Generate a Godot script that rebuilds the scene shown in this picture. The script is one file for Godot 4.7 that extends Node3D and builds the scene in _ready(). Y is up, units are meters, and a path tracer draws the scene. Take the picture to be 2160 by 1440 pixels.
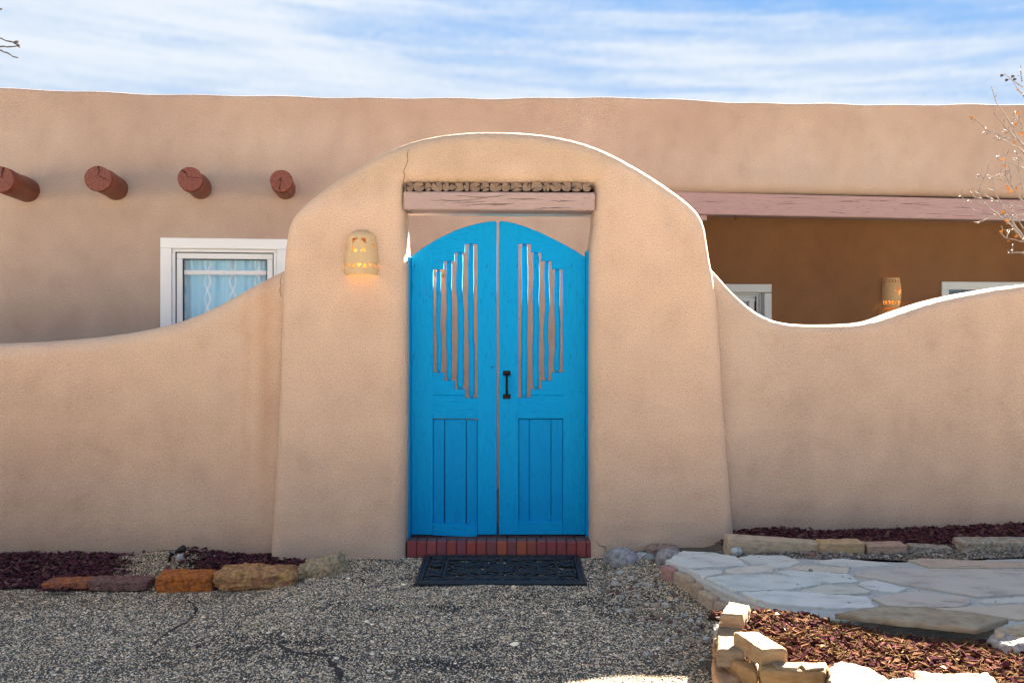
extends Node3D

const F := 2000.0            # focal length in photograph pixels
const EYE := 1.46            # lens height
const HZ := 660.0            # horizon row of the photograph
const HOUSE_D := 8.15
const HOUSE_TURN := 0.178    # the house stands turned to the garden wall
const GATE_D := 5.83

var M := {}
var rng := RandomNumberGenerator.new()
var na := FastNoiseLite.new()
var nb := FastNoiseLite.new()
var house: Node3D
var patches: Texture2D

# ------------------------------------------------------------------ helpers
func V(px: float, py: float, d: float) -> Vector3:
	return Vector3((px - 1080.0) * d / F, EYE - (py - HZ) * d / F, -d)

func on_level(px: float, py: float, y: float) -> Vector2:      # (x, distance) of a spot at height y
	var d := (EYE - y) * F / (py - HZ)
	return Vector2((px - 1080.0) * d / F, d)

func lin(r: float, g: float, b: float) -> Color:
	return Color(r, g, b).linear_to_srgb()

func thing(called: String, label: String, category: String, at := Vector3.ZERO, group := "") -> Node3D:
	var o := Node3D.new()
	o.name = called
	add_child(o, true)
	_number(o, called)
	o.position = at
	tag(o, label, category, group)
	return o

func _number(o: Node, called: String) -> void:
	var n := 0
	var want := called
	while o.get_parent().get_children().any(func(c): return c != o and c.name == want):
		n += 1
		want = "%s_%03d" % [called, n]
	o.name = want

func tag(o: Node, label: String, category: String, group := "") -> void:
	o.set_meta("label", label)
	o.set_meta("category", category)
	if group != "":
		o.set_meta("group", group)

func put(called: String, mesh: Mesh, mat: Material, parent: Node = self, at := Vector3.ZERO) -> MeshInstance3D:
	var o := MeshInstance3D.new()
	o.mesh = mesh
	o.material_override = mat
	o.position = at
	o.name = called
	parent.add_child(o, true)
	_number(o, called)
	return o

func begin() -> SurfaceTool:
	var st := SurfaceTool.new()
	st.begin(Mesh.PRIMITIVE_TRIANGLES)
	st.set_color(Color.WHITE)
	return st

func done(st: SurfaceTool) -> ArrayMesh:
	st.generate_normals()
	st.index()
	return st.commit()

func tri(st: SurfaceTool, a: Vector3, b: Vector3, c: Vector3) -> void:      # anticlockwise from outside
	st.add_vertex(a)
	st.add_vertex(c)
	st.add_vertex(b)

func quad(st: SurfaceTool, a: Vector3, b: Vector3, c: Vector3, d: Vector3) -> void:
	tri(st, a, b, c)
	tri(st, a, c, d)

func cbox(st: SurfaceTool, at: Vector3, size: Vector3, bev: float, turn := Basis.IDENTITY, body := Color(0, 0, 0, 0), top := Color.WHITE) -> void:
	st.set_smooth_group(-1)
	var h := size / 2.0
	bev = minf(bev, minf(h.x, minf(h.y, h.z)) * 0.9)
	var axes := [Vector3.RIGHT, Vector3.UP, Vector3.BACK]
	var P := func(sx: float, sy: float, sz: float, k: int) -> Vector3:
		var p := Vector3(sx * (h.x if k == 0 else h.x - bev), sy * (h.y if k == 1 else h.y - bev), sz * (h.z if k == 2 else h.z - bev))
		return at + turn * p
	for s in [-1.0, 1.0]:
		var fx := [P.call(s, -1, -1, 0), P.call(s, 1, -1, 0), P.call(s, 1, 1, 0), P.call(s, -1, 1, 0)]
		var fy := [P.call(-1, s, -1, 1), P.call(-1, s, 1, 1), P.call(1, s, 1, 1), P.call(1, s, -1, 1)]
		var fz := [P.call(-1, -1, s, 2), P.call(1, -1, s, 2), P.call(1, 1, s, 2), P.call(-1, 1, s, 2)]
		for f in [fx, fy, fz]:
			if body.a > 0.0:
				st.set_color(top if f == fy and s > 0 else body)
			if s > 0:
				quad(st, f[0], f[1], f[2], f[3])
			else:
				quad(st, f[3], f[2], f[1], f[0])
	for s in [-1.0, 1.0]:
		for t in [-1.0, 1.0]:
			var flip: bool = s * t < 0
			var e := [[P.call(s, t, -1, 0), P.call(s, t, 1, 0), P.call(s, t, 1, 1), P.call(s, t, -1, 1)],
				[P.call(-1, s, t, 1), P.call(1, s, t, 1), P.call(1, s, t, 2), P.call(-1, s, t, 2)],
				[P.call(t, -1, s, 2), P.call(t, 1, s, 2), P.call(t, 1, s, 0), P.call(t, -1, s, 0)]]
			for q in e:
				if flip:
					quad(st, q[0], q[1], q[2], q[3])
				else:
					quad(st, q[3], q[2], q[1], q[0])
			for u in [-1.0, 1.0]:
				if s * t * u > 0:
					tri(st, P.call(s, t, u, 0), P.call(s, t, u, 1), P.call(s, t, u, 2))
				else:
					tri(st, P.call(s, t, u, 2), P.call(s, t, u, 1), P.call(s, t, u, 0))

func box_mesh(size: Vector3, bev: float) -> ArrayMesh:
	var st := begin()
	cbox(st, Vector3.ZERO, size, bev)
	return done(st)

func inset(p: PackedVector2Array, by: float) -> PackedVector2Array:       # p anticlockwise in its own plane
	var out := PackedVector2Array()
	var n := p.size()
	for i in n:
		var a := (p[i] - p[(i + n - 1) % n]).normalized()
		var b := (p[(i + 1) % n] - p[i]).normalized()
		var na2 := Vector2(-a.y, a.x)
		var nb2 := Vector2(-b.y, b.x)
		var m := (na2 + nb2)
		m = m.normalized() if m.length() > 0.2 else na2
		out.append(p[i] + m * by / maxf(0.5, m.dot(na2)))
	return out

# A slab of that outline between heights h0 and h1, edges broken by bev. Outline lies in x and z; xf turns the slab.
func prism(st: SurfaceTool, poly: PackedVector2Array, h0: float, h1: float, bev: float, xf := Transform3D.IDENTITY) -> void:
	st.set_smooth_group(-1)
	var p := poly
	if Geometry2D.is_polygon_clockwise(p):
		p = p.duplicate()
		p.reverse()
	var top := inset(p, bev) if bev > 0.0 else p
	var n := p.size()
	var hb := h1 - bev
	for i in n:
		var j := (i + 1) % n
		var a := xf * Vector3(p[i].x, h0, p[i].y)
		var b := xf * Vector3(p[j].x, h0, p[j].y)
		var c := xf * Vector3(p[j].x, hb, p[j].y)
		var d := xf * Vector3(p[i].x, hb, p[i].y)
		quad(st, d, c, b, a)
		if bev > 0.0:
			var e := xf * Vector3(top[j].x, h1, top[j].y)
			var f := xf * Vector3(top[i].x, h1, top[i].y)
			quad(st, f, e, c, d)
	var idx := Geometry2D.triangulate_polygon(top)
	for k in range(0, idx.size(), 3):
		var a2 := Vector2(top[idx[k]])
		var b2 := Vector2(top[idx[k + 1]])
		var c2 := Vector2(top[idx[k + 2]])
		if (b2 - a2).cross(c2 - a2) > 0:
			var t := b2
			b2 = c2
			c2 = t
		tri(st, xf * Vector3(a2.x, h1, a2.y), xf * Vector3(b2.x, h1, b2.y), xf * Vector3(c2.x, h1, c2.y))
		tri(st, xf * Vector3(a2.x, h0, a2.y), xf * Vector3(c2.x, h0, c2.y), xf * Vector3(b2.x, h0, b2.y))

func upright() -> Transform3D:                # a slab laid in x, -y that stands up and faces +z
	return Transform3D(Basis(Vector3.RIGHT, PI / 2), Vector3.ZERO)

func rough(poly: PackedVector2Array, step: float, amount: float) -> PackedVector2Array:
	var out := PackedVector2Array()
	var n := poly.size()
	for i in n:
		var a := poly[i]
		var b := poly[(i + 1) % n]
		var k := maxi(1, int((b - a).length() / step))
		for j in k:
			var q := a.lerp(b, float(j) / k)
			out.append(q + Vector2(rng.randf_range(-1, 1), rng.randf_range(-1, 1)) * amount)
	return out

func tube(st: SurfaceTool, pts: PackedVector3Array, radii: PackedFloat32Array, sides := 8, flat_y := 1.0) -> void:
	st.set_smooth_group(0)
	var n := pts.size()
	var rings := []
	var up := Vector3.UP
	var side := Vector3.ZERO
	for i in n:
		var t := (pts[mini(i + 1, n - 1)] - pts[maxi(i - 1, 0)]).normalized()
		if side == Vector3.ZERO:
			side = t.cross(up if absf(t.y) < 0.9 else Vector3.RIGHT).normalized()
		side = (side - t * t.dot(side)).normalized()
		var o := t.cross(side)
		var ring := PackedVector3Array()
		for k in sides:
			var a := TAU * k / sides
			var off := (side * cos(a) + o * sin(a)) * radii[i]
			off.y *= flat_y
			ring.append(pts[i] + off)
		rings.append(ring)
	for i in n - 1:
		for k in sides:
			var l := (k + 1) % sides
			quad(st, rings[i][k], rings[i][l], rings[i + 1][l], rings[i + 1][k])
	for k in sides:
		var l2 := (k + 1) % sides
		tri(st, pts[0], rings[0][l2], rings[0][k])
		tri(st, pts[n - 1], rings[n - 1][k], rings[n - 1][l2])

# A stone: a rounded block (k = 2 is a ball, 8 a block) whose surface is broken by noise.
func rock(size: Vector3, k: float, amp: float, freq: float, sd: int, ca: Color, cb: Color, sub := 9, facet := false) -> ArrayMesh:
	var st := begin()
	st.set_smooth_group(-1 if facet else 0)
	var n1 := FastNoiseLite.new()
	n1.seed = sd
	n1.frequency = freq
	n1.fractal_octaves = 4
	var n2 := FastNoiseLite.new()
	n2.seed = sd + 91
	n2.frequency = freq * 1.7
	n2.fractal_octaves = 3
	var at := func(c: Vector3) -> Vector3:
		var l := pow(pow(absf(c.x), k) + pow(absf(c.y), k) + pow(absf(c.z), k), 1.0 / k)
		var p := c / l * size * 0.5
		var w := n1.get_noise_3dv(p)
		return p + p.normalized() * (w + 0.25 * (1.0 - absf(n2.get_noise_3dv(p * 2.0)) * 4.0)) * amp
	for face in 6:
		var axis := face / 2
		var s := 1.0 if face % 2 == 0 else -1.0
		for i in sub:
			for j in sub:
				var q := []
				for c in [[i, j], [i + 1, j], [i + 1, j + 1], [i, j + 1]]:
					var u: float = c[0] * 2.0 / sub - 1.0
					var v: float = c[1] * 2.0 / sub - 1.0
					var e := Vector3(s, u, v) if axis == 0 else Vector3(v, s, u) if axis == 1 else Vector3(u, v, s)
					q.append(at.call(e))
				if s < 0:
					q.reverse()
				var order := [0, 1, 2, 0, 2, 3]
				for t in [[0, 2, 1], [0, 3, 2]]:
					for m in t:
						var p: Vector3 = q[m]
						st.set_color(ca.lerp(cb, clampf(0.5 + n2.get_noise_3dv(p * 1.3) * 1.6, 0, 1)))
						st.add_vertex(p)
	return done(st)

# ------------------------------------------------------------------ plaster bodies (surface nets over a distance field)
func seg_dist(poly: PackedVector2Array, q: Vector2) -> float:
	var best := 1e9
	var inside := false
	var n := poly.size()
	var j := n - 1
	for i in n:
		var a := poly[j]
		var b := poly[i]
		var ab := b - a
		var t := clampf((q - a).dot(ab) / ab.length_squared(), 0.0, 1.0)
		best = minf(best, (q - a - ab * t).length_squared())
		if (a.y > q.y) != (b.y > q.y) and q.x < a.x + (q.y - a.y) / (b.y - a.y) * ab.x:
			inside = not inside
		j = i
	return -sqrt(best) if inside else sqrt(best)

func nets(lo: Vector3, n: Vector3i, h: float, field: PackedFloat32Array, paint: Callable) -> ArrayMesh:
	var sx := 1
	var sy := n.x + 1
	var sz := (n.x + 1) * (n.y + 1)
	var ids := PackedInt32Array()
	ids.resize(n.x * n.y * n.z)
	ids.fill(-1)
	var pos := PackedVector3Array()
	var nor := PackedVector3Array()
	var col := PackedColorArray()
	var index := PackedInt32Array()
	var edges := [[0, 1], [2, 3], [4, 5], [6, 7], [0, 2], [1, 3], [4, 6], [5, 7], [0, 4], [1, 5], [2, 6], [3, 7]]
	var corner := [Vector3(0, 0, 0), Vector3(1, 0, 0), Vector3(0, 1, 0), Vector3(1, 1, 0), Vector3(0, 0, 1), Vector3(1, 0, 1), Vector3(0, 1, 1), Vector3(1, 1, 1)]
	var f := PackedFloat32Array()
	f.resize(8)
	for z in n.z:
		for y in n.y:
			var base := y * sy + z * sz
			for x in n.x:
				var o := base + x
				var f0 := field[o]
				if absf(f0) > h * 2.2:
					continue
				f[0] = f0
				f[1] = field[o + 1]
				f[2] = field[o + sy]
				f[3] = field[o + sy + 1]
				f[4] = field[o + sz]
				f[5] = field[o + sz + 1]
				f[6] = field[o + sz + sy]
				f[7] = field[o + sz + sy + 1]
				var neg := 0
				for c in 8:
					if f[c] < 0:
						neg += 1
				if neg == 0 or neg == 8:
					continue
				var s := Vector3.ZERO
				var m := 0
				for e in edges:
					var a := f[e[0]]
					var b := f[e[1]]
					if (a < 0) != (b < 0):
						s += corner[e[0]].lerp(corner[e[1]], a / (a - b))
						m += 1
				var p := lo + (Vector3(x, y, z) + s / m) * h
				ids[x + n.x * (y + n.y * z)] = pos.size()
				pos.append(p)
				nor.append(Vector3(f[1] + f[3] + f[5] + f[7] - f[0] - f[2] - f[4] - f[6], f[2] + f[3] + f[6] + f[7] - f[0] - f[1] - f[4] - f[5], f[4] + f[5] + f[6] + f[7] - f[0] - f[1] - f[2] - f[3]).normalized())
				col.append(paint.call(p))
	for z in range(1, n.z):
		for y in range(1, n.y):
			for x in range(1, n.x):
				var c := ids[x + n.x * (y + n.y * z)]
				if c < 0:
					continue
				var o := x + y * sy + z * sz
				var a := field[o] < 0
				for ax in 3:
					var b := field[o + (sx if ax == 0 else sy if ax == 1 else sz)] < 0
					if a == b:
						continue
					var d1 := Vector3i(0, 1, 0) if ax == 0 else Vector3i(0, 0, 1) if ax == 1 else Vector3i(1, 0, 0)
					var d2 := Vector3i(0, 0, 1) if ax == 0 else Vector3i(1, 0, 0) if ax == 1 else Vector3i(0, 1, 0)
					var i1 := ids[(x - d1.x) + n.x * ((y - d1.y) + n.y * (z - d1.z))]
					var i2 := ids[(x - d2.x) + n.x * ((y - d2.y) + n.y * (z - d2.z))]
					var i3 := ids[(x - d1.x - d2.x) + n.x * ((y - d1.y - d2.y) + n.y * (z - d1.z - d2.z))]
					if i1 < 0 or i2 < 0 or i3 < 0:
						continue
					if a:
						index.append_array(PackedInt32Array([c, i3, i1, c, i2, i3]))
					else:
						index.append_array(PackedInt32Array([c, i1, i3, c, i3, i2]))
	var arr := []
	arr.resize(Mesh.ARRAY_MAX)
	arr[Mesh.ARRAY_VERTEX] = pos
	arr[Mesh.ARRAY_NORMAL] = nor
	arr[Mesh.ARRAY_COLOR] = col
	arr[Mesh.ARRAY_INDEX] = index
	var mesh := ArrayMesh.new()
	mesh.add_surface_from_arrays(Mesh.PRIMITIVE_TRIANGLES, arr)
	return mesh

# A plaster wall of that outline (x, y), its front following front(x, y) and its back at zb, corners rounded by r; openings are cut by holes = [[polygon, zmin, zmax], ...].
func plaster(outline: PackedVector2Array, front: Callable, zb: float, r: float, holes: Array, h: float, paint: Callable) -> ArrayMesh:
	var lo2 := outline[0]
	var hi2 := outline[0]
	for p in outline:
		lo2 = Vector2(minf(lo2.x, p.x), minf(lo2.y, p.y))
		hi2 = Vector2(maxf(hi2.x, p.x), maxf(hi2.y, p.y))
	var zf := -1e9
	for x in [lo2.x, hi2.x]:
		for y in [lo2.y, hi2.y]:
			zf = maxf(zf, front.call(x, y))
	var lo := Vector3(lo2.x - 2.5 * h, lo2.y - 2.5 * h, zb - 2.5 * h)
	var n := Vector3i(int((hi2.x - lo.x) / h) + 3, int((hi2.y - lo.y) / h) + 3, int((zf + 0.04 - lo.z) / h) + 3)
	var field := PackedFloat32Array()
	field.resize((n.x + 1) * (n.y + 1) * (n.z + 1))
	var sz := (n.x + 1) * (n.y + 1)
	for y in n.y + 1:
		for x in n.x + 1:
			var q := Vector2(lo.x + x * h, lo.y + y * h)
			var a := seg_dist(outline, q)
			var f: float = front.call(q.x, q.y)
			var cut := PackedFloat32Array()
			for hole in holes:
				cut.append(-seg_dist(hole[0], q))
			for z in n.z + 1:
				var pz := lo.z + z * h
				var b := a
				for c in cut.size():
					if pz > holes[c][1] and pz <= holes[c][2]:
						var k := 0.06
						var t := maxf(k - absf(b - cut[c]), 0.0) / k
						b = maxf(b, cut[c]) + t * t * k * 0.25
				var wx := b + r
				var wy := maxf(pz - f, zb - pz) + r
				field[x + y * (n.x + 1) + z * sz] = minf(maxf(wx, wy), 0.0) + Vector2(maxf(wx, 0.0), maxf(wy, 0.0)).length() - r
	return nets(lo, n, h, field, paint)

func poly_px(points: Array, d: float) -> PackedVector2Array:
	var out := PackedVector2Array()
	for p in points:
		var v := V(p[0], p[1], d)
		out.append(Vector2(v.x, v.y))
	return out

func smooth_line(points: PackedVector2Array, times := 2) -> PackedVector2Array:       # rounds an open line, ends kept
	var p := points
	for t in times:
		var o := PackedVector2Array([p[0]])
		for i in p.size() - 1:
			o.append(p[i].lerp(p[i + 1], 0.25))
			o.append(p[i].lerp(p[i + 1], 0.75))
		o.append(p[p.size() - 1])
		p = o
	return p

func stucco_tone(x: float, y: float, z: float) -> Color:
	var big := na.get_noise_3d(x * 0.55, y * 0.4, z * 0.55)
	var streak := nb.get_noise_3d(x * 5.0, y * 0.35, z * 3.0)
	var t := 1.0 + big * 0.13 + streak * 0.045
	var warm := clampf(0.5 + big * 0.8, 0, 1)
	var c := Color(1.0, 0.95, 0.93).lerp(Color(0.99, 0.985, 0.96), warm)
	return Color(c.r * t, c.g * t, c.b * t)

# ------------------------------------------------------------------ materials
func noise_tex(freq: float, sd: int, stops: Array, octaves := 4, kind := FastNoiseLite.TYPE_SIMPLEX_SMOOTH, fractal := FastNoiseLite.FRACTAL_FBM, size := 512) -> NoiseTexture2D:
	var n := FastNoiseLite.new()
	n.noise_type = kind
	n.frequency = freq
	n.seed = sd
	n.fractal_type = fractal
	n.fractal_octaves = octaves
	var t := NoiseTexture2D.new()
	t.width = size
	t.height = size
	t.seamless = true
	t.noise = n
	if stops.size():
		var g := Gradient.new()
		g.offsets = PackedFloat32Array(stops.map(func(s): return s[0]))
		g.colors = PackedColorArray(stops.map(func(s): return s[1]))
		t.color_ramp = g
	return t

func grey(v: float) -> Color:
	return Color(v, v, v)

func mat(called: String, albedo: Color, rough_ := 0.9, tex: Texture2D = null, scale := Vector3.ONE, bump: Texture2D = null, relief := 0.0, world := true, vertex := false) -> StandardMaterial3D:
	var m := StandardMaterial3D.new()
	m.resource_name = called
	m.albedo_color = albedo
	m.roughness = rough_
	m.metallic_specular = 0.4
	m.vertex_color_use_as_albedo = vertex
	if tex:
		m.albedo_texture = tex
	if bump:
		m.heightmap_enabled = true
		m.heightmap_texture = bump
		m.heightmap_scale = relief
	if tex or bump:
		m.uv1_triplanar = true
		m.uv1_world_triplanar = world
		m.uv1_scale = scale
	M[called] = m
	if vertex and called.ends_with("stucco"):
		m.detail_enabled = true
		m.detail_blend_mode = BaseMaterial3D.BLEND_MODE_MUL
		m.detail_albedo = patches
		m.detail_uv_layer = BaseMaterial3D.DETAIL_UV_2
		m.uv2_triplanar = true
		m.uv2_world_triplanar = true
		m.uv2_scale = Vector3(0.45, 0.38, 0.45)
	return m

func make_materials() -> void:
	var grain := noise_tex(0.05, 3, [[0.0, grey(0.0)], [0.35, grey(0.25)], [0.65, grey(0.8)], [1.0, grey(1.0)]], 4, FastNoiseLite.TYPE_SIMPLEX_SMOOTH, FastNoiseLite.FRACTAL_FBM, 1024)
	patches = noise_tex(0.007, 19, [[0.0, Color(0.93, 0.92, 0.915)], [0.3, Color(0.965, 0.958, 0.955)], [0.5, Color(0.975, 0.97, 0.97)], [0.75, Color(0.99, 0.985, 0.98)], [1.0, Color(1, 1, 1)]], 6, FastNoiseLite.TYPE_SIMPLEX_SMOOTH, FastNoiseLite.FRACTAL_FBM, 1024)
	var speck := noise_tex(0.045, 5, [[0.0, grey(0.76)], [0.3, grey(0.91)], [0.6, grey(0.98)], [1.0, grey(1.0)]], 4, FastNoiseLite.TYPE_SIMPLEX_SMOOTH, FastNoiseLite.FRACTAL_FBM, 1024)
	mat("stucco", lin(0.71, 0.50, 0.36), 0.95, speck, Vector3.ONE * 1.9, grain, 0.30, true, true)
	mat("house_stucco", lin(0.53, 0.41, 0.33), 0.95, speck, Vector3.ONE * 1.9, grain, 0.10, true, true)
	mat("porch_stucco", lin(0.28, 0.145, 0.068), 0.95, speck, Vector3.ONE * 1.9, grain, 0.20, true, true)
	mat("plaster_dark", lin(0.05, 0.03, 0.02), 1.0)
	var crack := noise_tex(0.012, 11, [[0.0, grey(1.0)], [0.5, grey(0.95)], [0.78, grey(0.98)], [0.90, grey(0.74)], [1.0, grey(0.34)]], 4, FastNoiseLite.TYPE_SIMPLEX_SMOOTH, FastNoiseLite.FRACTAL_RIDGED)
	var fibre := noise_tex(0.02, 17, [[0.0, grey(0.0)], [1.0, grey(1.0)]], 5)
	mat("blue_upright", lin(0.0, 0.32, 0.68), 0.5, crack, Vector3(9.0, 0.55, 9.0), fibre, 0.22, false)
	mat("blue_level", lin(0.0, 0.32, 0.68), 0.5, crack, Vector3(0.55, 9.0, 9.0), fibre, 0.22, false)
	mat("blue_panel", lin(0.0, 0.285, 0.64), 0.5, crack, Vector3(11.0, 0.45, 11.0), fibre, 0.16, false)
	mat("blue_dark", lin(0.005, 0.12, 0.33), 0.6)
	for k in ["blue_upright", "blue_level", "blue_panel"]:
		M[k].metallic_specular = 0.22
		M[k].roughness = 0.6
	mat("iron", lin(0.012, 0.012, 0.014), 0.45, noise_tex(0.03, 2, [[0.0, grey(0.7)], [1.0, grey(1.0)]]), Vector3.ONE * 8, fibre, 0.05, false)
	M.iron.metallic = 0.6
	var check := noise_tex(0.011, 23, [[0.0, grey(1.0)], [0.80, grey(0.97)], [0.91, grey(0.82)], [1.0, grey(0.40)]], 4, FastNoiseLite.TYPE_SIMPLEX_SMOOTH, FastNoiseLite.FRACTAL_RIDGED)
	mat("lintel_wood", lin(0.40, 0.285, 0.26), 0.8, check, Vector3(0.8, 7.0, 7.0), fibre, 0.3, false)
	mat("porch_wood", lin(0.40, 0.265, 0.25), 0.8, check, Vector3(0.45, 4.5, 4.5), fibre, 0.3, false)
	mat("old_wood", lin(0.42, 0.31, 0.235), 0.9, noise_tex(0.06, 29, [[0.0, grey(0.35)], [0.45, grey(0.8)], [1.0, grey(1.0)]]), Vector3.ONE * 9, fibre, 0.5, true, true)
	mat("viga_side", lin(0.21, 0.046, 0.020), 0.5, crack, Vector3(6, 6, 0.5), fibre, 0.2, false)
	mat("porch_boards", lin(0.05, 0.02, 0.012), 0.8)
	mat("viga_end", lin(0.215, 0.07, 0.052), 0.7, noise_tex(0.02, 31, [[0.0, grey(0.6)], [0.5, grey(0.95)], [1.0, grey(1.0)]]), Vector3.ONE * 5, fibre, 0.2, false)
	mat("check_dark", lin(0.018, 0.008, 0.007), 1.0)
	mat("white_paint", lin(0.80, 0.82, 0.82), 0.45)
	mat("shade_paint", lin(0.62, 0.68, 0.70), 0.5)
	mat("seal", lin(0.04, 0.05, 0.06), 0.7)
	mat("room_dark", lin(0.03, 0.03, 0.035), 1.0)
	var g := mat("glass", Color(0.85, 0.95, 1.0, 0.06), 0.02)
	g.transparency = BaseMaterial3D.TRANSPARENCY_ALPHA
	g.metallic_specular = 0.9
	mat("clay", lin(0.66, 0.46, 0.25), 0.85, noise_tex(0.03, 37, [[0.0, grey(0.86)], [1.0, grey(1.0)]]), Vector3(2, 30, 2), grain, 0.04, false)
	mat("dark_clay", lin(0.72, 0.50, 0.26), 0.85, noise_tex(0.03, 37, [[0.0, grey(0.86)], [1.0, grey(1.0)]]), Vector3(2, 30, 2), grain, 0.04, false)
	var bulb := mat("bulb_glow", lin(1.0, 0.75, 0.4), 0.5)
	bulb.emission_enabled = true
	bulb.emission = Color(1.0, 0.72, 0.32)
	bulb.emission_energy_multiplier = 0.12
	mat("brick", Color.WHITE, 0.75, noise_tex(0.16, 41, [[0.0, grey(0.72)], [0.5, grey(0.92)], [0.86, grey(1.0)], [0.90, Color(1.0, 1.0, 1.0)], [1.0, Color(1, 1, 1)]]), Vector3.ONE * 2.2, grain, 0.12, true, true)
	mat("paver", Color.WHITE, 0.9, noise_tex(0.1, 43, [[0.0, grey(0.6)], [1.0, grey(1.0)]]), Vector3.ONE * 2.2, grain, 0.12, true, true)
	mat("rubber", lin(0.018, 0.025, 0.031), 0.42)
	var mottle := noise_tex(0.018, 47, [[0.0, grey(0.55)], [0.4, grey(0.86)], [0.7, grey(1.0)], [1.0, grey(1.0)]], 5)
	var pits := noise_tex(0.03, 53, [[0.0, grey(0.0)], [0.5, grey(0.6)], [1.0, grey(1.0)]], 5)
	mat("stone", Color.WHITE, 0.92, mottle, Vector3.ONE * 3.2, pits, 0.7, false, true)
	mat("sandstone", Color.WHITE, 0.9, noise_tex(0.02, 59, [[0.0, grey(0.8)], [0.45, grey(0.95)], [1.0, grey(1.0)]], 5), Vector3(1.6, 5.0, 1.6), pits, 0.2, false, true)
	mat("flagstone", Color.WHITE, 0.8, noise_tex(0.016, 61, [[0.0, grey(0.80)], [0.25, grey(0.92)], [0.5, grey(0.98)], [1.0, grey(1.0)]], 6), Vector3(0.5, 0.9, 0.9), pits, 0.2, true, true)
	mat("mortar", Color.WHITE, 0.95, noise_tex(0.12, 67, [[0.0, grey(0.62)], [0.4, grey(0.9)], [1.0, grey(1.0)]]), Vector3.ONE * 2.0, pits, 0.8, true, true)
	mat("asphalt", Color.WHITE, 0.95, noise_tex(0.14, 71, [[0.0, grey(0.35)], [0.4, grey(0.7)], [0.7, grey(0.95)], [1.0, grey(1.0)]], 3, FastNoiseLite.TYPE_CELLULAR), Vector3.ONE * 2.0, pits, 1.0, true, true)
	mat("dirt", Color.WHITE, 1.0, noise_tex(0.1, 73, [[0.0, grey(0.4)], [0.5, grey(0.85)], [1.0, grey(1.0)]]), Vector3.ONE * 2.0, pits, 1.0, true, true)
	mat("far_ground", Color.WHITE, 1.0, noise_tex(0.1, 73, [[0.0, grey(0.75)], [0.5, grey(0.95)], [1.0, grey(1.0)]]), Vector3.ONE * 0.7, pits, 1.0, true, true)
	mat("pebble", Color.WHITE, 0.85, null, Vector3.ONE, null, 0, true, true)
	mat("chip", Color.WHITE, 0.85, null, Vector3.ONE, null, 0, true, true)
	M.chip.metallic_specular = 0.05
	M.pebble.metallic_specular = 0.15
	mat("tar", lin(0.013, 0.015, 0.019), 0.55, null, Vector3.ONE, pits, 0.8)
	mat("split_dark", lin(0.16, 0.15, 0.135), 1.0)
	mat("bark", lin(0.34, 0.29, 0.26), 0.85, mottle, Vector3.ONE * 6)
	mat("bark_dark", lin(0.07, 0.055, 0.05), 0.85)
	var lf := mat("autumn_leaf", lin(0.36, 0.125, 0.012), 0.6)
	lf.backlight_enabled = true
	lf.backlight = Color(0.25, 0.14, 0.03)
	mat("black_plastic", lin(0.012, 0.013, 0.014), 0.4)
	mat("lens_grey", lin(0.25, 0.27, 0.28), 0.2)

# ------------------------------------------------------------------ sky and light
func make_sky() -> PanoramaSkyMaterial:
	var w := 2048
	var h := 1024
	var im := Image.create(w, h, false, Image.FORMAT_RGBF)
	var a := FastNoiseLite.new()
	a.seed = 8
	a.frequency = 1.0
	a.fractal_octaves = 5
	a.domain_warp_enabled = true
	a.domain_warp_amplitude = 0.5
	a.domain_warp_frequency = 0.6
	var b := FastNoiseLite.new()
	b.seed = 21
	b.frequency = 1.0
	b.fractal_octaves = 3
	for y in h:
		var el := PI / 2 - (y + 0.5) / h * PI
		if el < -0.02:
			im.fill_rect(Rect2i(0, y, w, h - y), Color(0.30, 0.28, 0.25))
			break
		var s := maxf(el, 0.0)
		# air: deep blue above, pale towards the horizon
		var air := Color(0.035, 0.20, 0.54).lerp(Color(0.24, 0.42, 0.66), clampf(exp(-s * 2.2) * 1.0, 0, 1))
		for x in w:
			var az := (x + 0.5) / w * TAU                # 0 is straight ahead (-z), right is positive
			az -= TAU if az > PI else 0.0
			var c := Vector3(cos(az), 0, sin(az))
			var tilt := s + 0.05 * sin(az)
			var streaks := a.get_noise_3d(c.x * 2.0, tilt * 24.0, c.z * 2.0)
			var wisps := a.get_noise_3d(c.x * 7.0 + 9.0, tilt * 95.0, c.z * 7.0)
			var broad := b.get_noise_3d(c.x * 1.3 + 4.0, s * 3.0, c.z * 1.3)
			var thick := 0.70 + streaks * 0.50 + wisps * 0.22 + broad * 0.40 - 0.42 * sin(az) + 2.2 * clampf(0.30 - s, 0.0, 0.08)
			var gx := (az - 0.30) / 0.24
			var gy := (s - 0.335) / 0.045
			thick -= 0.62 * exp(-gx * gx - gy * gy)
			thick = smoothstep(0.0, 1.05, thick)
			var cloud := Color(0.575, 0.615, 0.66)
			var grain := clampf(0.55 + streaks * 0.9 + wisps * 0.7, 0, 1)
			cloud = Color(0.41, 0.48, 0.58).lerp(Color(0.54, 0.58, 0.625), grain)
			var k := air.lerp(cloud, thick * 0.95)
			im.set_pixel(x, y, k)
	var m := PanoramaSkyMaterial.new()
	m.panorama = ImageTexture.create_from_image(im)
	return m

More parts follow.
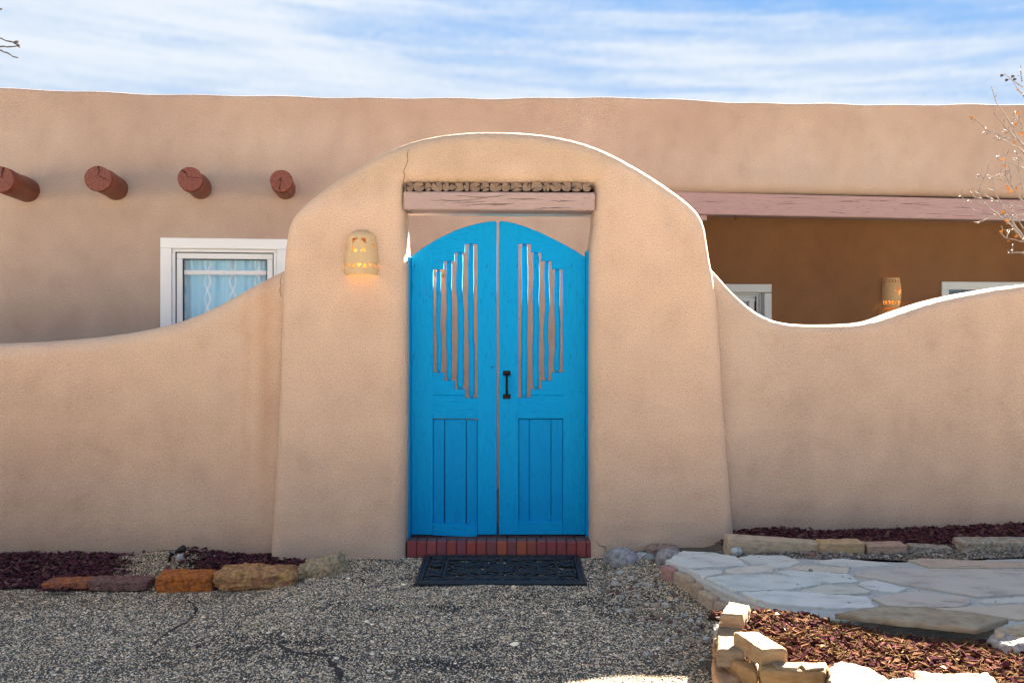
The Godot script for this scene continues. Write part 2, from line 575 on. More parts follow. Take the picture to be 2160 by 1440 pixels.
func _ready() -> void:
	rng.seed = 4711
	na.seed = 12
	na.frequency = 1.0
	na.fractal_octaves = 4
	nb.seed = 77
	nb.frequency = 1.0
	nb.fractal_octaves = 3
	# camera: level, lens shifted down a little, as the photograph's upright edges are parallel
	var cam := Camera3D.new()
	cam.name = "camera"
	cam.projection = Camera3D.PROJECTION_FRUSTUM
	cam.near = 0.1
	cam.far = 400.0
	cam.size = 0.1 * 2.0 * 720.0 / F
	cam.frustum_offset = Vector2(0, -0.1 * (720.0 - HZ) / F)
	cam.position = Vector3(0, EYE, 0)
	add_child(cam)
	cam.current = true
	# sky, sun, exposure
	var env := Environment.new()
	env.background_mode = Environment.BG_SKY
	env.sky = Sky.new()
	env.sky.sky_material = make_sky()
	env.background_energy_multiplier = 0.107
	env.tonemap_mode = Environment.TONE_MAPPER_LINEAR
	env.tonemap_exposure = 15.0
	env.sdfgi_enabled = true
	env.ssao_enabled = true
	env.ssil_enabled = true
	var we := WorldEnvironment.new()
	we.name = "world_environment"
	we.environment = env
	add_child(we)
	var sun := DirectionalLight3D.new()
	sun.name = "sun"
	sun.light_energy = 1.4
	sun.light_color = Color(1.0, 0.95, 0.87)
	sun.light_angular_distance = 0.5
	sun.shadow_enabled = true
	add_child(sun)
	var az := deg_to_rad(33.0)
	var el := deg_to_rad(30.0)
	var to_sun := Vector3(cos(el) * sin(az), sin(el), -cos(el) * cos(az))
	sun.look_at_from_position(to_sun * 30.0, Vector3.ZERO)
	make_materials()
	build_ground()
	build_house()
	build_garden_walls()
	build_threshold()
	build_gate()
	build_lamps()
	build_patio()
	build_planter()
	build_beds()
	build_stones()
	build_doormat()
	build_spotlight()
	build_trees()
	build_gravel()

# ------------------------------------------------------------------ ground
func level(x: float, d: float) -> float:
	var y := -0.06 * smoothstep(-0.9, -1.6, x)
	y += smoothstep(0.45, 0.95, x) * lerpf(-0.005, 0.075, clampf((d - 4.3) / 0.8, 0, 1))
	y += na.get_noise_2d(x * 1.3, d * 1.3) * 0.012
	return y

func tar_share(x: float, d: float) -> float:      # where the binder shows between the stones
	return clampf(na.get_noise_2d(x * 0.9 + 7.0, d * 1.5) * 1.1 + nb.get_noise_2d(x * 3.0, d * 5.0) * 0.9 - 0.05, 0, 1)

func dirt_share(x: float, d: float) -> float:     # sandy strips along the beds and the patio
	var s := smoothstep(0.55, 0.95, x + nb.get_noise_2d(x * 2, d * 3) * 0.2)
	s = maxf(s, smoothstep(-1.0, -1.5, x) * smoothstep(4.75, 5.15, d + nb.get_noise_2d(x * 2, d * 3) * 0.25))
	return s

func build_ground() -> void:
	var st := begin()
	st.set_color(Color(0.46, 0.41, 0.345))
	st.set_smooth_group(-1)
	quad(st, Vector3(-150, -0.16, 150), Vector3(150, -0.16, 150), Vector3(150, -0.16, -150), Vector3(-150, -0.16, -150))
	var g := put("ground", done(st), M.far_ground)
	g.set_meta("kind", "structure")
	tag(g, "tan gravelly ground stretching away around the house", "ground")
	st = begin()
	st.set_smooth_group(0)
	var xs := PackedFloat32Array()
	var x := -4.6
	while x < 4.61:
		xs.append(x)
		x += 0.05
	var ds := PackedFloat32Array()
	var d := 2.2
	while d < 6.7:
		ds.append(d)
		d += 0.05
	var P := func(i: int, j: int) -> void:
		var e: float = 1.0 if i == 0 or j == 0 or i == xs.size() - 1 or j == ds.size() - 1 else 0.0
		var t := tar_share(xs[i], ds[j])
		var c := Color(0.16, 0.14, 0.115).lerp(Color(0.035, 0.036, 0.038), t).lerp(Color(0.21, 0.165, 0.12), dirt_share(xs[i], ds[j]))
		st.set_color(c)
		st.add_vertex(Vector3(xs[i], level(xs[i], ds[j]) - 0.2 * e, -ds[j]))
	for i in xs.size() - 1:
		for j in ds.size() - 1:
			P.call(i, j)
			P.call(i, j + 1)
			P.call(i + 1, j)
			P.call(i + 1, j)
			P.call(i, j + 1)
			P.call(i + 1, j + 1)
	var r := put("driveway", done(st), M.asphalt)
	r.set_meta("kind", "structure")
	tag(r, "worn grey driveway of exposed gravel and tar before the gate", "driveway")
	st = begin()
	st.set_smooth_group(-1)
	st.set_color(Color(0.17, 0.115, 0.085))
	quad(st, Vector3(-7, -0.05, -6.35), Vector3(14, -0.05, -6.35), Vector3(14, -0.05, -16), Vector3(-7, -0.05, -16))
	var cy := put("courtyard_paving", done(st), M.dirt)
	cy.set_meta("kind", "structure")
	tag(cy, "shaded brown courtyard floor between garden wall and house", "paving")
	# tar seams and blots
	var lines := [
		[[392, 1254], [403, 1262], [413, 1270], [410, 1284], [398, 1296], [372, 1310], [352, 1324], [336, 1334], [322, 1350]],
		[[300, 1396], [310, 1400]], [[585, 1370], [620, 1376], [660, 1382], [700, 1386], [735, 1392]], [[690, 1390], [706, 1405], [716, 1425], [720, 1440]],
		[[755, 1218], [770, 1224]], [[410, 1352], [425, 1356]]]
	var wid := [0.015, 0.026, 0.026, 0.028, 0.022, 0.02]
	for i in lines.size():
		var c := PackedVector2Array()
		for p in lines[i]:
			c.append(on_level(p[0], p[1], -0.03 if p[0] < 600 else 0.0))
		c = rough_line(smooth_line(c, 1), 0.012)
		st = begin()
		st.set_smooth_group(0)
		var left := PackedVector3Array()
		var right := PackedVector3Array()
		var mid := PackedVector3Array()
		for k in c.size():
			var t := (c[mini(k + 1, c.size() - 1)] - c[maxi(k - 1, 0)]).normalized()
			var nn := Vector2(-t.y, t.x)
			var w: float = wid[i] * rng.randf_range(0.3, 1.5) * (0.35 if k == 0 or k == c.size() - 1 else 1.0)
			var ql := c[k] + nn * w
			var qr := c[k] - nn * w
			left.append(Vector3(ql.x, level(ql.x, ql.y) - 0.003, -ql.y))
			mid.append(Vector3(c[k].x, level(c[k].x, c[k].y) + 0.0045, -c[k].y))
			right.append(Vector3(qr.x, level(qr.x, qr.y) - 0.003, -qr.y))
		for k in c.size() - 1:
			quad(st, mid[k], mid[k + 1], left[k + 1], left[k])
			quad(st, right[k], right[k + 1], mid[k + 1], mid[k])
		put("tar_seam", done(st), M.tar, r)

func rough_line(p: PackedVector2Array, amount: float) -> PackedVector2Array:
	var o := PackedVector2Array()
	for i in p.size() - 1:
		var k := maxi(1, int((p[i + 1] - p[i]).length() / 0.02))
		for j in k:
			o.append(p[i].lerp(p[i + 1], float(j) / k) + Vector2(rng.randf_range(-1, 1), rng.randf_range(-1, 1)) * amount * 0.5)
	o.append(p[p.size() - 1])
	return o

# ------------------------------------------------------------------ the house behind
func hp(px: float, py: float, zl := 0.0) -> Vector3:      # point of the house's own axes seen at that pixel, on its plane z = zl
	var dir := Vector3((px - 1080.0) / F, (HZ - py) / F, -1.0)
	var n := Vector3(sin(HOUSE_TURN), 0, cos(HOUSE_TURN))
	var o := Vector3(0, 0, -HOUSE_D)
	var c := Vector3(0, EYE, 0)
	var t := (zl + (o - c).dot(n)) / dir.dot(n)
	return Basis(Vector3.UP, HOUSE_TURN).inverse() * (c + dir * t - o)

func graph(points: Array, x: float) -> float:
	if x <= points[0].x:
		return points[0].y
	for i in points.size() - 1:
		if x <= points[i + 1].x:
			var t: float = (x - points[i].x) / (points[i + 1].x - points[i].x)
			return lerpf(points[i].y, points[i + 1].y, t * t * (3 - 2 * t) * 0.4 + t * 0.6)
	return points[points.size() - 1].y

func build_house() -> void:
	house = thing("adobe_house", "long low tan adobe house with log beam ends behind the garden wall", "house", Vector3(0, 0, -HOUSE_D))
	house.rotation.y = HOUSE_TURN
	var roofline := []
	for p in [[-300, 170], [0, 187], [300, 199], [680, 206], [1040, 209], [1250, 206], [1400, 209], [1550, 217], [1800, 221], [2160, 222], [2300, 222]]:
		roofline.append(hp(p[0], p[1], -0.05))
	var fascia := []
	for p in [[1400, 404], [1700, 407], [2060, 413], [2160, 416]]:
		fascia.append(hp(p[0], p[1]))
	var u0 := -6.5
	var up := hp(1405, 400).x
	var u1 := 15.0
	var wl := hp(352, 600).x
	var wr := hp(593, 600).x
	var wt := hp(470, 516).y
	var wb := 0.75
	# front wall, with the window opening left out
	var us := []
	var u := u0
	while u < up - 0.05:
		us.append(u)
		u += 0.11
	us.append(up)
	for edge in [wl, wr]:
		for i in us.size():
			if absf(us[i] - edge) < 0.056:
				us[i] = edge
				break
	var ys := []
	var y := -0.2
	while y < 2.75:
		ys.append(y)
		y += 0.11
	for edge in [wb, wt]:
		for i in ys.size():
			if absf(ys[i] - edge) < 0.056:
				ys[i] = edge
				break
	var r := 0.028
	var top := func(uu: float) -> float: return graph(roofline, uu) + 0.004 * sin(uu * 9.0)
	var section := func(uu: float, lip: bool) -> PackedVector3Array:
		var out := PackedVector3Array()
		var h: float = top.call(uu)
		var low := 2.75
		if lip:
			var yb: float = graph(fascia, uu)
			low = yb + 0.12
			out.append(Vector3(uu, yb + 0.005, -0.30))
			out.append(Vector3(uu, yb, -0.12))
			for k in 5:
				var a := -PI / 2 + PI / 2 * k / 4.0
				out.append(Vector3(uu, yb + 0.09 + 0.09 * sin(a), -0.09 + 0.09 * cos(a)))
		else:
			for yy in ys:
				out.append(Vector3(uu, yy, 0))
		for k in 7:
			out.append(Vector3(uu, lerpf(low, h - r, (k + 0.5) / 6.5), 0))
		for k in range(1, 8):
			var a := PI / 2 * k / 7.0
			out.append(Vector3(uu, h - r + r * sin(a), -r + r * cos(a)))
		out.append(Vector3(uu, h - 0.01, -0.45))
		out.append(Vector3(uu, h - 0.35, -0.5))
		for k in out.size():
			var p := out[k]
			out[k] = p + Vector3(0, 0, 0.016 * na.get_noise_3d(p.x * 0.9, p.y * 0.9, 0) + 0.004 * nb.get_noise_3d(p.x * 3, p.y * 3, 0))
		return out
	var tone := func(p: Vector3) -> Color:
		var c := stucco_tone(p.x, p.y, 30.0)
		var h: float = top.call(p.x)
		# rain-washed brown staining that runs down unevenly from the parapet
		var run := 0.42 + 0.35 * nb.get_noise_2d(p.x * 4.0, 3.0) + 0.25 * na.get_noise_2d(p.x, p.y)
		var s := clampf(1.0 - (h - p.y - 0.12) / maxf(run, 0.08), 0, 1) * 0.15
		var splash := clampf(1.0 - p.y / 1.4, 0, 1) * 0.10
		return Color(c.r * (1 - s * 0.75 - splash), c.g * (1 - s - splash), c.b * (1 - s * 1.15 - splash * 0.9))
	for part in 2:
		var lip := part == 1
		var list := us
		if lip:
			list = []
			u = up
			while u < u1:
				list.append(u)
				u += 0.14
		var st := begin()
		st.set_smooth_group(0)
		var rows := []
		for uu in list:
			rows.append(section.call(uu, lip))
		for i in rows.size() - 1:
			for k in rows[i].size() - 1:
				if not lip and rows[i][k].x >= wl - 0.01 and rows[i + 1][k].x <= wr + 0.01 and rows[i][k].y >= wb - 0.01 and rows[i][k + 1].y <= wt + 0.01:
					continue
				var q := [rows[i][k], rows[i + 1][k], rows[i + 1][k + 1], rows[i][k + 1]]
				for m in [0, 2, 1, 0, 3, 2]:
					st.set_color(tone.call(q[m]))
					st.add_vertex(q[m])
		put("porch_fascia" if lip else "wall", done(st), M.house_stucco, house)
	# the rest of the body: roof, porch back wall and ceiling, side walls
	var zb := -1.25
	var box := func(called: String, a: Vector3, b: Vector3, m: Material) -> MeshInstance3D:
		return put(called, box_mesh((b - a).abs(), 0.01), m, house, (a + b) / 2)
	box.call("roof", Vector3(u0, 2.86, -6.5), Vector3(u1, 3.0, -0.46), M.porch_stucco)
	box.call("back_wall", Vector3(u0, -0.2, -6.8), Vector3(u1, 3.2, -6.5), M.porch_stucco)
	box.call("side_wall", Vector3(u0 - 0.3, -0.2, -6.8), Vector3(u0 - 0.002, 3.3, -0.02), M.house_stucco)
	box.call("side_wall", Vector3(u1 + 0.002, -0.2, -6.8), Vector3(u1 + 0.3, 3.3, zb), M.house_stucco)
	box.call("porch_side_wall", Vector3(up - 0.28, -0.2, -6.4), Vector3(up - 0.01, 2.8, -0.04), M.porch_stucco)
	# porch back wall as pieces round the door and the window
	var dr := hp(1613, 640, zb).x
	var dl := dr - 0.95
	var dt := hp(1613, 612, zb).y
	var w2l := hp(1994, 640, zb).x
	var w2r := w2l + 1.5
	var w2t := hp(2050, 604, zb).y
	var ceiling := 2.50
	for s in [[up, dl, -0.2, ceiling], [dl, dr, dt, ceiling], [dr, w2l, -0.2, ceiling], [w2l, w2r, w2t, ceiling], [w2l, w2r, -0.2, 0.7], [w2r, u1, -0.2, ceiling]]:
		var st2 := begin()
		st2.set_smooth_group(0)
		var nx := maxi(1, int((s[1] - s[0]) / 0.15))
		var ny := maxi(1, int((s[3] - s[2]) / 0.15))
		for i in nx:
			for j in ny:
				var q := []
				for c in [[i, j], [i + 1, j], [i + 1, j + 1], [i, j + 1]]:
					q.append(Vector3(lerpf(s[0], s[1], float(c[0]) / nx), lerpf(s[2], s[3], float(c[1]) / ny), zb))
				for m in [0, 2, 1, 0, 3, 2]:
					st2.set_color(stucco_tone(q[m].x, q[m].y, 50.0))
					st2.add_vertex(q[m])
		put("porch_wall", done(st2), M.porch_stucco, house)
	box.call("porch_ceiling", Vector3(up, ceiling, zb - 0.1), Vector3(u1, ceiling + 0.12, -0.31), M.porch_boards)
	# rooms behind the openings
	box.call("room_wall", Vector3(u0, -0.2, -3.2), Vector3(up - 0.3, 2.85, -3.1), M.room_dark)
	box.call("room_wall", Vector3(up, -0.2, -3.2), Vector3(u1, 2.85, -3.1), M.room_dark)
	# porch beam with its bolster
	var bt: float = hp(1750, 409).y
	var bl := hp(1750, 455).y
	var st3 := begin()
	cbox(st3, Vector3.ZERO, Vector3(u1 - up + 0.1, bt - bl, 0.22), 0.008)
	var beam := put("porch_beam", done(st3), M.porch_wood, house, Vector3((up + u1) / 2 - 0.05, (bt + bl) / 2 - 0.004, -0.16))
	wood_checks(beam, 26, 5.2, bt - bl, 0.11, 42, -(u1 - up) / 2 + 2.7)
	var bp := hp(1490, 452)
	put("beam_bolster", box_mesh(Vector3(0.30, 0.05, 0.16), 0.006), M.porch_wood, house, Vector3(bp.x - 0.11, bl - 0.03, -0.16))
	var cord := begin()
	var hk := hp(1552, 457, -0.05)
	tube(cord, PackedVector3Array([Vector3(0, 0.015, 0), Vector3(0, -0.03, 0), Vector3(0.012, -0.042, 0), Vector3(0.018, -0.03, 0)]), PackedFloat32Array([0.004, 0.004, 0.004, 0.003]), 6)
	put("beam_hook", done(cord), M.iron, house, Vector3(hk.x, bl, -0.07))
	# vigas
	var ends := [[-2, 378, 27, 0], [206, 376, 26.5, 1], [400, 377, 25.8, 2], [592, 381, 23.8, 3]]
	for e in ends:
		var zl: float = 0.62 - 0.03 * e[3]
		var c := hp(e[0], e[1], zl)
		var rad: float = e[2] * 7.08 / F
		var log_ := begin()
		var pts := PackedVector3Array()
		var rr := PackedFloat32Array()
		for k in 9:
			pts.append(Vector3(0.006 * sin(k * 1.3 + e[3]), 0.004 * cos(k * 1.7 + e[3]), -0.9 + 0.9 * k / 8.0 - 0.006))
			rr.append(rad * (0.985 + 0.02 * sin(k * 2.1 + e[3] * 2)))
		rr[8] = rad * 0.99
		tube(log_, pts, rr, 28)
		var v := put("viga", done(log_), M.viga_side, house, c)
		v.rotation.z = 0.3 * e[3]
		# the sawn end and its drying checks
		var disc := begin()
		disc.set_smooth_group(-1)
		for k in 28:
			var a0 := TAU * k / 28
			var a1 := TAU * (k + 1) / 28
			tri(disc, Vector3(0, 0, 0.003), Vector3(cos(a0), sin(a0), 0) * rad * 0.985, Vector3(cos(a1), sin(a1), 0) * rad * 0.985)
		put("sawn_end", done(disc), M.viga_end, v)
		var marks: Array = [[[0.1, 0.1, 0.35, 0.9, 0.013]], [[0.0, 0.2, 0.05, 0.95, 0.012], [0.05, 0.1, 0.6, -0.05, 0.006]], [[-0.1, 0.15, -0.62, 0.75, 0.014], [-0.05, 0.12, 0.65, 0.1, 0.006]], [[0.02, -0.05, -0.1, -0.8, 0.011], [-0.1, 0.25, 0.05, 0.0, 0.02]]][e[3]]
		for mk in marks:
			var ck := begin()
			ck.set_smooth_group(-1)
			var a := Vector2(mk[0], mk[1]) * rad
			var b := Vector2(mk[2], mk[3]) * rad
			var last := Vector3(a.x, a.y, 0.004)
			var pl := PackedVector2Array()
			var side := (b - a).orthogonal().normalized()
			var back := PackedVector2Array()
			for k in 7:
				var m := a.lerp(b, k / 6.0) + side * rng.randf_range(-0.008, 0.008)
				var w2: float = mk[4] * (0.15 + 0.5 * k / 6.0) * 0.55
				pl.append(m + side * w2)
				back.append(m - side * w2)
			back.reverse()
			pl.append_array(back)
			var flipped := PackedVector2Array()
			for q2 in pl:
				flipped.append(Vector2(q2.x, -q2.y))
			prism(ck, flipped, -0.01, 0.006, 0.0, upright())
			var mko := put("drying_check", done(ck), M.check_dark, v)
			mko.rotation.z = -0.3 * e[3]
	# window with white trim on the left
	build_window(house, "window", wl, wr, wb, wt, 0.0, M.white_paint, true)
	build_window(house, "window", w2l, w2r, 0.7, w2t, zb, M.shade_paint, false)
	build_door(house, dl, dr, dt, zb)

func wood_checks(beam: Node3D, count: int, long: float, tall: float, face: float, sd: int, shift := 0.0) -> void:
	rng.seed = sd
	for i in count:
		var c := Vector2(0.0, rng.randf_range(-0.40, 0.42) * tall)
		var l := rng.randf_range(0.10, 0.34)
		c.x = rng.randf_range(-0.48, 0.48) * (long - l) + shift
		var slope := rng.randf_range(-0.05, 0.09)
		var up_ := PackedVector2Array()
		var down := PackedVector2Array()
		for k in 9:
			var t := k / 8.0
			var y := c.y + slope * l * (t - 0.5) + 0.006 * nb.get_noise_2d(i * 9.0, t * 3.0)
			var w := 0.0016 * sin(PI * t) * rng.randf_range(0.4, 1.3) + 0.0003
			if absf(y) > tall * 0.46:
				y = signf(y) * tall * 0.46
			up_.append(Vector2(c.x + l * (t - 0.5), -(y + w)))
			down.append(Vector2(c.x + l * (t - 0.5), -(y - w)))
		down.reverse()
		up_.append_array(down)
		var st := begin()
		prism(st, up_, face - 0.01, face + 0.0008, 0.0, upright())
		put("drying_check", done(st), M.check_dark, beam)

func build_window(parent: Node3D, called: String, l: float, r: float, b: float, t: float, z: float, paint: Material, lace: bool) -> void:
	var w := Node3D.new()
	w.name = called
	parent.add_child(w, true)
	_number(w, called)
	w.position = Vector3((l + r) / 2, b, z)
	var hw := (r - l) / 2
	var hh := t - b
	var tw := 0.09
	var frame := func(name_: String, inner: float, thick: float, z0: float, z1: float, m: Material) -> void:
		var st := begin()
		var c := (z0 + z1) / 2
		var dz := z1 - z0
		cbox(st, Vector3(0, hh - inner + thick / 2, c), Vector3(2 * (hw - inner + thick), thick, dz), 0.004)
		cbox(st, Vector3(0, inner - thick / 2, c), Vector3(2 * (hw - inner + thick), thick, dz), 0.004)
		for s in [-1, 1]:
			cbox(st, Vector3(s * (hw - inner + thick / 2), hh / 2, c), Vector3(thick, hh - 2 * inner - 0.001, dz), 0.004)
		put(name_, done(st), m, w)
	frame.call("trim", 0.035, 0.085, -0.05, 0.024, paint)
	if not lace:
		put("pane", box_mesh(Vector3(2 * hw - 0.07, hh - 0.07, 0.005), 0), M.glass, w, Vector3(0, hh / 2, -0.03))
		return
	frame.call("frame", 0.062, 0.026, -0.07, 0.0, paint)
	frame.call("gasket", 0.068, 0.006, -0.07, -0.012, M.seal)
	frame.call("sash", 0.115, 0.046, -0.075, -0.016, paint)
	frame.call("glazing_bead", 0.122, 0.007, -0.075, -0.03, M.seal)
	put("pane", box_mesh(Vector3(2 * hw - 0.245, hh - 0.245, 0.005), 0), M.glass, w, Vector3(0, hh / 2, -0.055))
	var tx := Image.create(256, 256, false, Image.FORMAT_RGBA8)
	for y in 256:
		for x in 256:
			var u := x / 256.0
			var v := y / 256.0
			var s := 0.11 * sin(v * TAU)
			var d1 := absf(fposmod(u - 0.5 - s + 0.5, 1.0) - 0.5)
			var d2 := absf(fposmod(u - 0.5 + s + 0.5, 1.0) - 0.5)
			var k := maxf(smoothstep(0.05, 0.025, d1), smoothstep(0.05, 0.025, d2)) * 0.5
			tx.set_pixel(x, y, Color(0.68, 0.90, 0.98).lerp(Color(1.0, 1.0, 1.0), k * 1.8))  # blue of the sky reflected in the pane is put into the cloth colour
	var cm := StandardMaterial3D.new()
	cm.resource_name = "lace"
	cm.albedo_texture = ImageTexture.create_from_image(tx)
	cm.uv1_scale = Vector3(4.5, 4.2, 1)
	cm.roughness = 0.95
	var st := begin()
	st.set_smooth_group(0)
	var n := 90
	for i in n:
		for m in [[i, 0], [i, 1], [i + 1, 1], [i, 0], [i + 1, 1], [i + 1, 0]]:
			var k: float = float(m[0]) / n
			st.set_uv(Vector2(k, 1.0 - m[1]))
			st.add_vertex(Vector3((k - 0.5) * 2 * hw, -0.02 + (hh - 0.06) * m[1], 0.022 * sin(k * 41.0) + 0.012 * sin(k * 97.0 + 1.0)))
	var world := parent.global_transform * Transform3D(Basis.IDENTITY, w.position + Vector3(0, 0, -0.105))
	var root := put("lace_curtain", done(st), cm)
	root.transform = world
	tag(root, "pale patterned lace curtain hanging inside the white framed window", "curtain")
	var rail := put("curtain_rail", box_mesh(Vector3(2 * hw, 0.04, 0.035), 0.006), M.white_paint, root, Vector3(0, hh - 0.225, 0.036))

func build_door(parent: Node3D, l: float, r: float, t: float, z: float) -> void:
	var w := Node3D.new()
	w.name = "door"
	parent.add_child(w, true)
	w.position = Vector3((l + r) / 2, 0, z)
	var hw := (r - l) / 2
	var st := begin()
	cbox(st, Vector3(0, t + 0.02, 0.0), Vector3(2 * hw + 0.14, 0.085, 0.05), 0.004)
	for s in [-1, 1]:
		cbox(st, Vector3(s * (hw + 0.03), t / 2 - 0.03, 0.0), Vector3(0.08, t, 0.05), 0.004)
	put("door_trim", done(st), M.shade_paint, w)
	st = begin()
	for k in 3:
		var g := 0.012 + 0.022 * k
		cbox(st, Vector3(0, t - g, -0.03 - 0.012 * k), Vector3(2 * (hw - g), 0.018, 0.03), 0.003)
		for s in [-1, 1]:
			cbox(st, Vector3(s * (hw - g), t / 2 - g / 2, -0.03 - 0.012 * k), Vector3(0.018, t, 0.03), 0.003)
	put("door_frame", done(st), M.shade_paint, w)
	st = begin()
	cbox(st, Vector3(0, t - 0.09, -0.085), Vector3(2 * hw - 0.14, 0.05, 0.04), 0.004)
	cbox(st, Vector3(0, 0.45, -0.085), Vector3(2 * hw - 0.14, 0.85, 0.04), 0.004)
	for s in [-1, 1]:
		cbox(st, Vector3(s * (hw - 0.11), t / 2 + 0.4, -0.085), Vector3(0.06, t - 1.0, 0.039), 0.004)
	put("door_leaf", done(st), M.shade_paint, w)
	st = begin()
	for s in 4:
		cbox(st, Vector3(-hw + 0.2 + s * (2 * hw - 0.4) / 3, t - 0.5, -0.082), Vector3(0.008, 0.75, 0.012), 0.002)
		cbox(st, Vector3(0, t - 0.16 - s * 0.2, -0.082), Vector3(2 * hw - 0.3, 0.008, 0.011), 0.002)
	put("lead_came", done(st), M.iron, w)
	put("pane", box_mesh(Vector3(2 * hw - 0.28, t - 1.0, 0.005), 0), M.glass, w, Vector3(0, t / 2 + 0.4, -0.09))
	put("door_blind", box_mesh(Vector3(2 * hw - 0.27, t - 0.98, 0.01), 0), M.shade_paint, w, Vector3(0, t / 2 + 0.4, -0.13))

# ------------------------------------------------------------------ garden wall and gateway
func build_garden_walls() -> void:
	var arch := thing("gateway_arch", "thick rounded tan adobe arch around the blue gate", "gateway")
	var outer := [[575, 1172], [584, 1000], [592, 800], [596, 640], [599, 560], [604, 505], [610, 472], [630, 440], [668, 408], [715, 374], [770, 341], [822, 314], [868, 296], [920, 284], [980, 277], [1040, 275.5], [1100, 277], [1165, 284], [1225, 297], [1275, 315], [1325, 341], [1372, 369], [1420, 401], [1452, 426], [1474, 448], [1487, 474], [1492, 510], [1498, 548], [1506, 590], [1514, 650], [1521, 800], [1530, 950], [1540, 1080], [1548, 1172]]
	var line := smooth_line(poly_px(outer, 5.74), 1)
	line.append(Vector2(line[line.size() - 1].x + 0.02, -0.2))
	line.append(Vector2(line[0].x - 0.02, -0.2))
	var hole_front := PackedVector2Array([Vector2(-0.640, -0.5), Vector2(-0.634, 1.2), Vector2(-0.636, 1.75), Vector2(-0.652, 1.98), Vector2(-0.655, 2.245), Vector2(0.500, 2.235), Vector2(0.492, 2.0), Vector2(0.472, 1.85), Vector2(0.466, 1.2), Vector2(0.472, -0.5)])
	var hole_back := PackedVector2Array([Vector2(-0.70, -0.5), Vector2(-0.69, 2.088), Vector2(0.505, 2.08), Vector2(0.50, -0.5)])
	var front := func(x: float, y: float) -> float:
		return -(5.615 + 0.036 * y) + 0.012 * na.get_noise_2d(x * 0.8, y * 0.8) + 0.005 * nb.get_noise_2d(x * 2.5, y * 2.5) + 0.0028 * na.get_noise_2d(x * 9.0, y * 9.0)
	var tone := func(p: Vector3) -> Color:
		var c := stucco_tone(p.x, p.y, 3.0)
		var s := 0.0
		# weathered line where the low wall runs in, and dirt splashed up from the ground
		var seam := exp(-pow((p.x + 1.40 + 0.02 * nb.get_noise_1d(p.y * 6.0)) / 0.05, 2)) * clampf(1.2 - absf(p.y - 0.9), 0, 1) * 0.12
		var splash := clampf(1.0 - (p.y + 0.02) / (0.16 + 0.1 * nb.get_noise_1d(p.x * 5.0)), 0, 1) * 0.22
		s = seam + splash * 0.5
		# lower part painted paler, brown top painted darker, evening out bounced light; ragged borders
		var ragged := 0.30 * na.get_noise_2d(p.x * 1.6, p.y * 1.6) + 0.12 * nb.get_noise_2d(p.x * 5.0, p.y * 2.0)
		var foot_lift := smoothstep(1.0, 0.1, p.y + ragged)
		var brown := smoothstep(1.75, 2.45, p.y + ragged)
		return Color(c.r * (1.11 + 0.08 * foot_lift - 0.26 * brown) * (1 - s), c.g * (1.17 + 0.14 * foot_lift - 0.28 * brown) * (1 - s), c.b * (1.34 + 0.30 * foot_lift - 0.46 * brown) * (1 - s * 1.1))
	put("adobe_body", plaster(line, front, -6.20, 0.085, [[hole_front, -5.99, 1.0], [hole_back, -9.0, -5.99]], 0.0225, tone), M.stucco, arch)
	# lintel, soffit and the row of small round sticks above it
	var a := V(850, 404, 5.70)
	var b := V(1256, 442, 5.70)
	var lin_ := put("lintel", box_mesh(Vector3(b.x - a.x, a.y - b.y, 0.27), 0.008), M.lintel_wood, arch, Vector3((a.x + b.x) / 2, (a.y + b.y) / 2, -5.845))
	lin_.rotation.z = -0.006
	var cuts := [55, 80, 152, 265, 334, 450, 515, 666, 720, 836, 922, 1046, 1133, 1256, 1344, 1457, 1537, 1653, 1752, 1866, 1958]
	for i in cuts.size() - 1:
		var pl := V(840 + (cuts[i] + 2) / 4.8, 404, 5.71)
		var pr := V(840 + (cuts[i + 1] - 2) / 4.8, 404, 5.71)
		var rad := (pr.x - pl.x) / 2
		var h := rng.randf_range(0.050, 0.059) if rad > 0.014 else rng.randf_range(0.042, 0.05)
		var st := begin()
		var sd := rng.randf() * 9.0
		var ring0 := PackedVector3Array()
		var ring1 := PackedVector3Array()
		var n := 14
		for k in n:
			var an := TAU * k / n
			var cc := cos(an)
			var sc := sin(an)
			var q := Vector3(signf(cc) * pow(absf(cc), 0.8) * rad * 1.03, signf(sc) * pow(absf(sc), 0.75) * h / 2, 0) * (1.0 + 0.05 * sin(an * 3 + sd) + 0.035 * sin(an * 5 + sd * 2))
			q.y = clampf(q.y, -h / 2, h / 2)
			ring0.append(q)
			ring1.append(q + Vector3(0, 0, -0.2))
		st.set_smooth_group(0)
		for k in n:
			var l := (k + 1) % n
			st.set_color(Color(0.35, 0.3, 0.3))
			quad(st, ring0[l], ring0[k], ring1[k], ring1[l])
		st.set_smooth_group(-1)
		var tones := [Color(1, 0.9, 0.85), Color(0.85, 0.8, 0.8), Color(1.15, 1.0, 0.92)]
		for k in n:
			var l := (k + 1) % n
			var t: Color = tones[(i + k / 5) % 3]
			st.set_color(t * (0.22 if k == int(sd) or (i % 3 == 0 and k == int(sd) + 5) else rng.randf_range(0.86, 1.04)))
			tri(st, Vector3(rad * 0.1, 0, -0.006), ring0[k], ring0[l])
		put("latilla", done(st), M.old_wood, arch, Vector3((pl.x + pr.x) / 2, pl.y + h / 2 + 0.002, -5.715 + rng.randf_range(-0.012, 0.01)))
	wood_checks(lin_, 9, b.x - a.x, a.y - b.y, 0.135, 41)
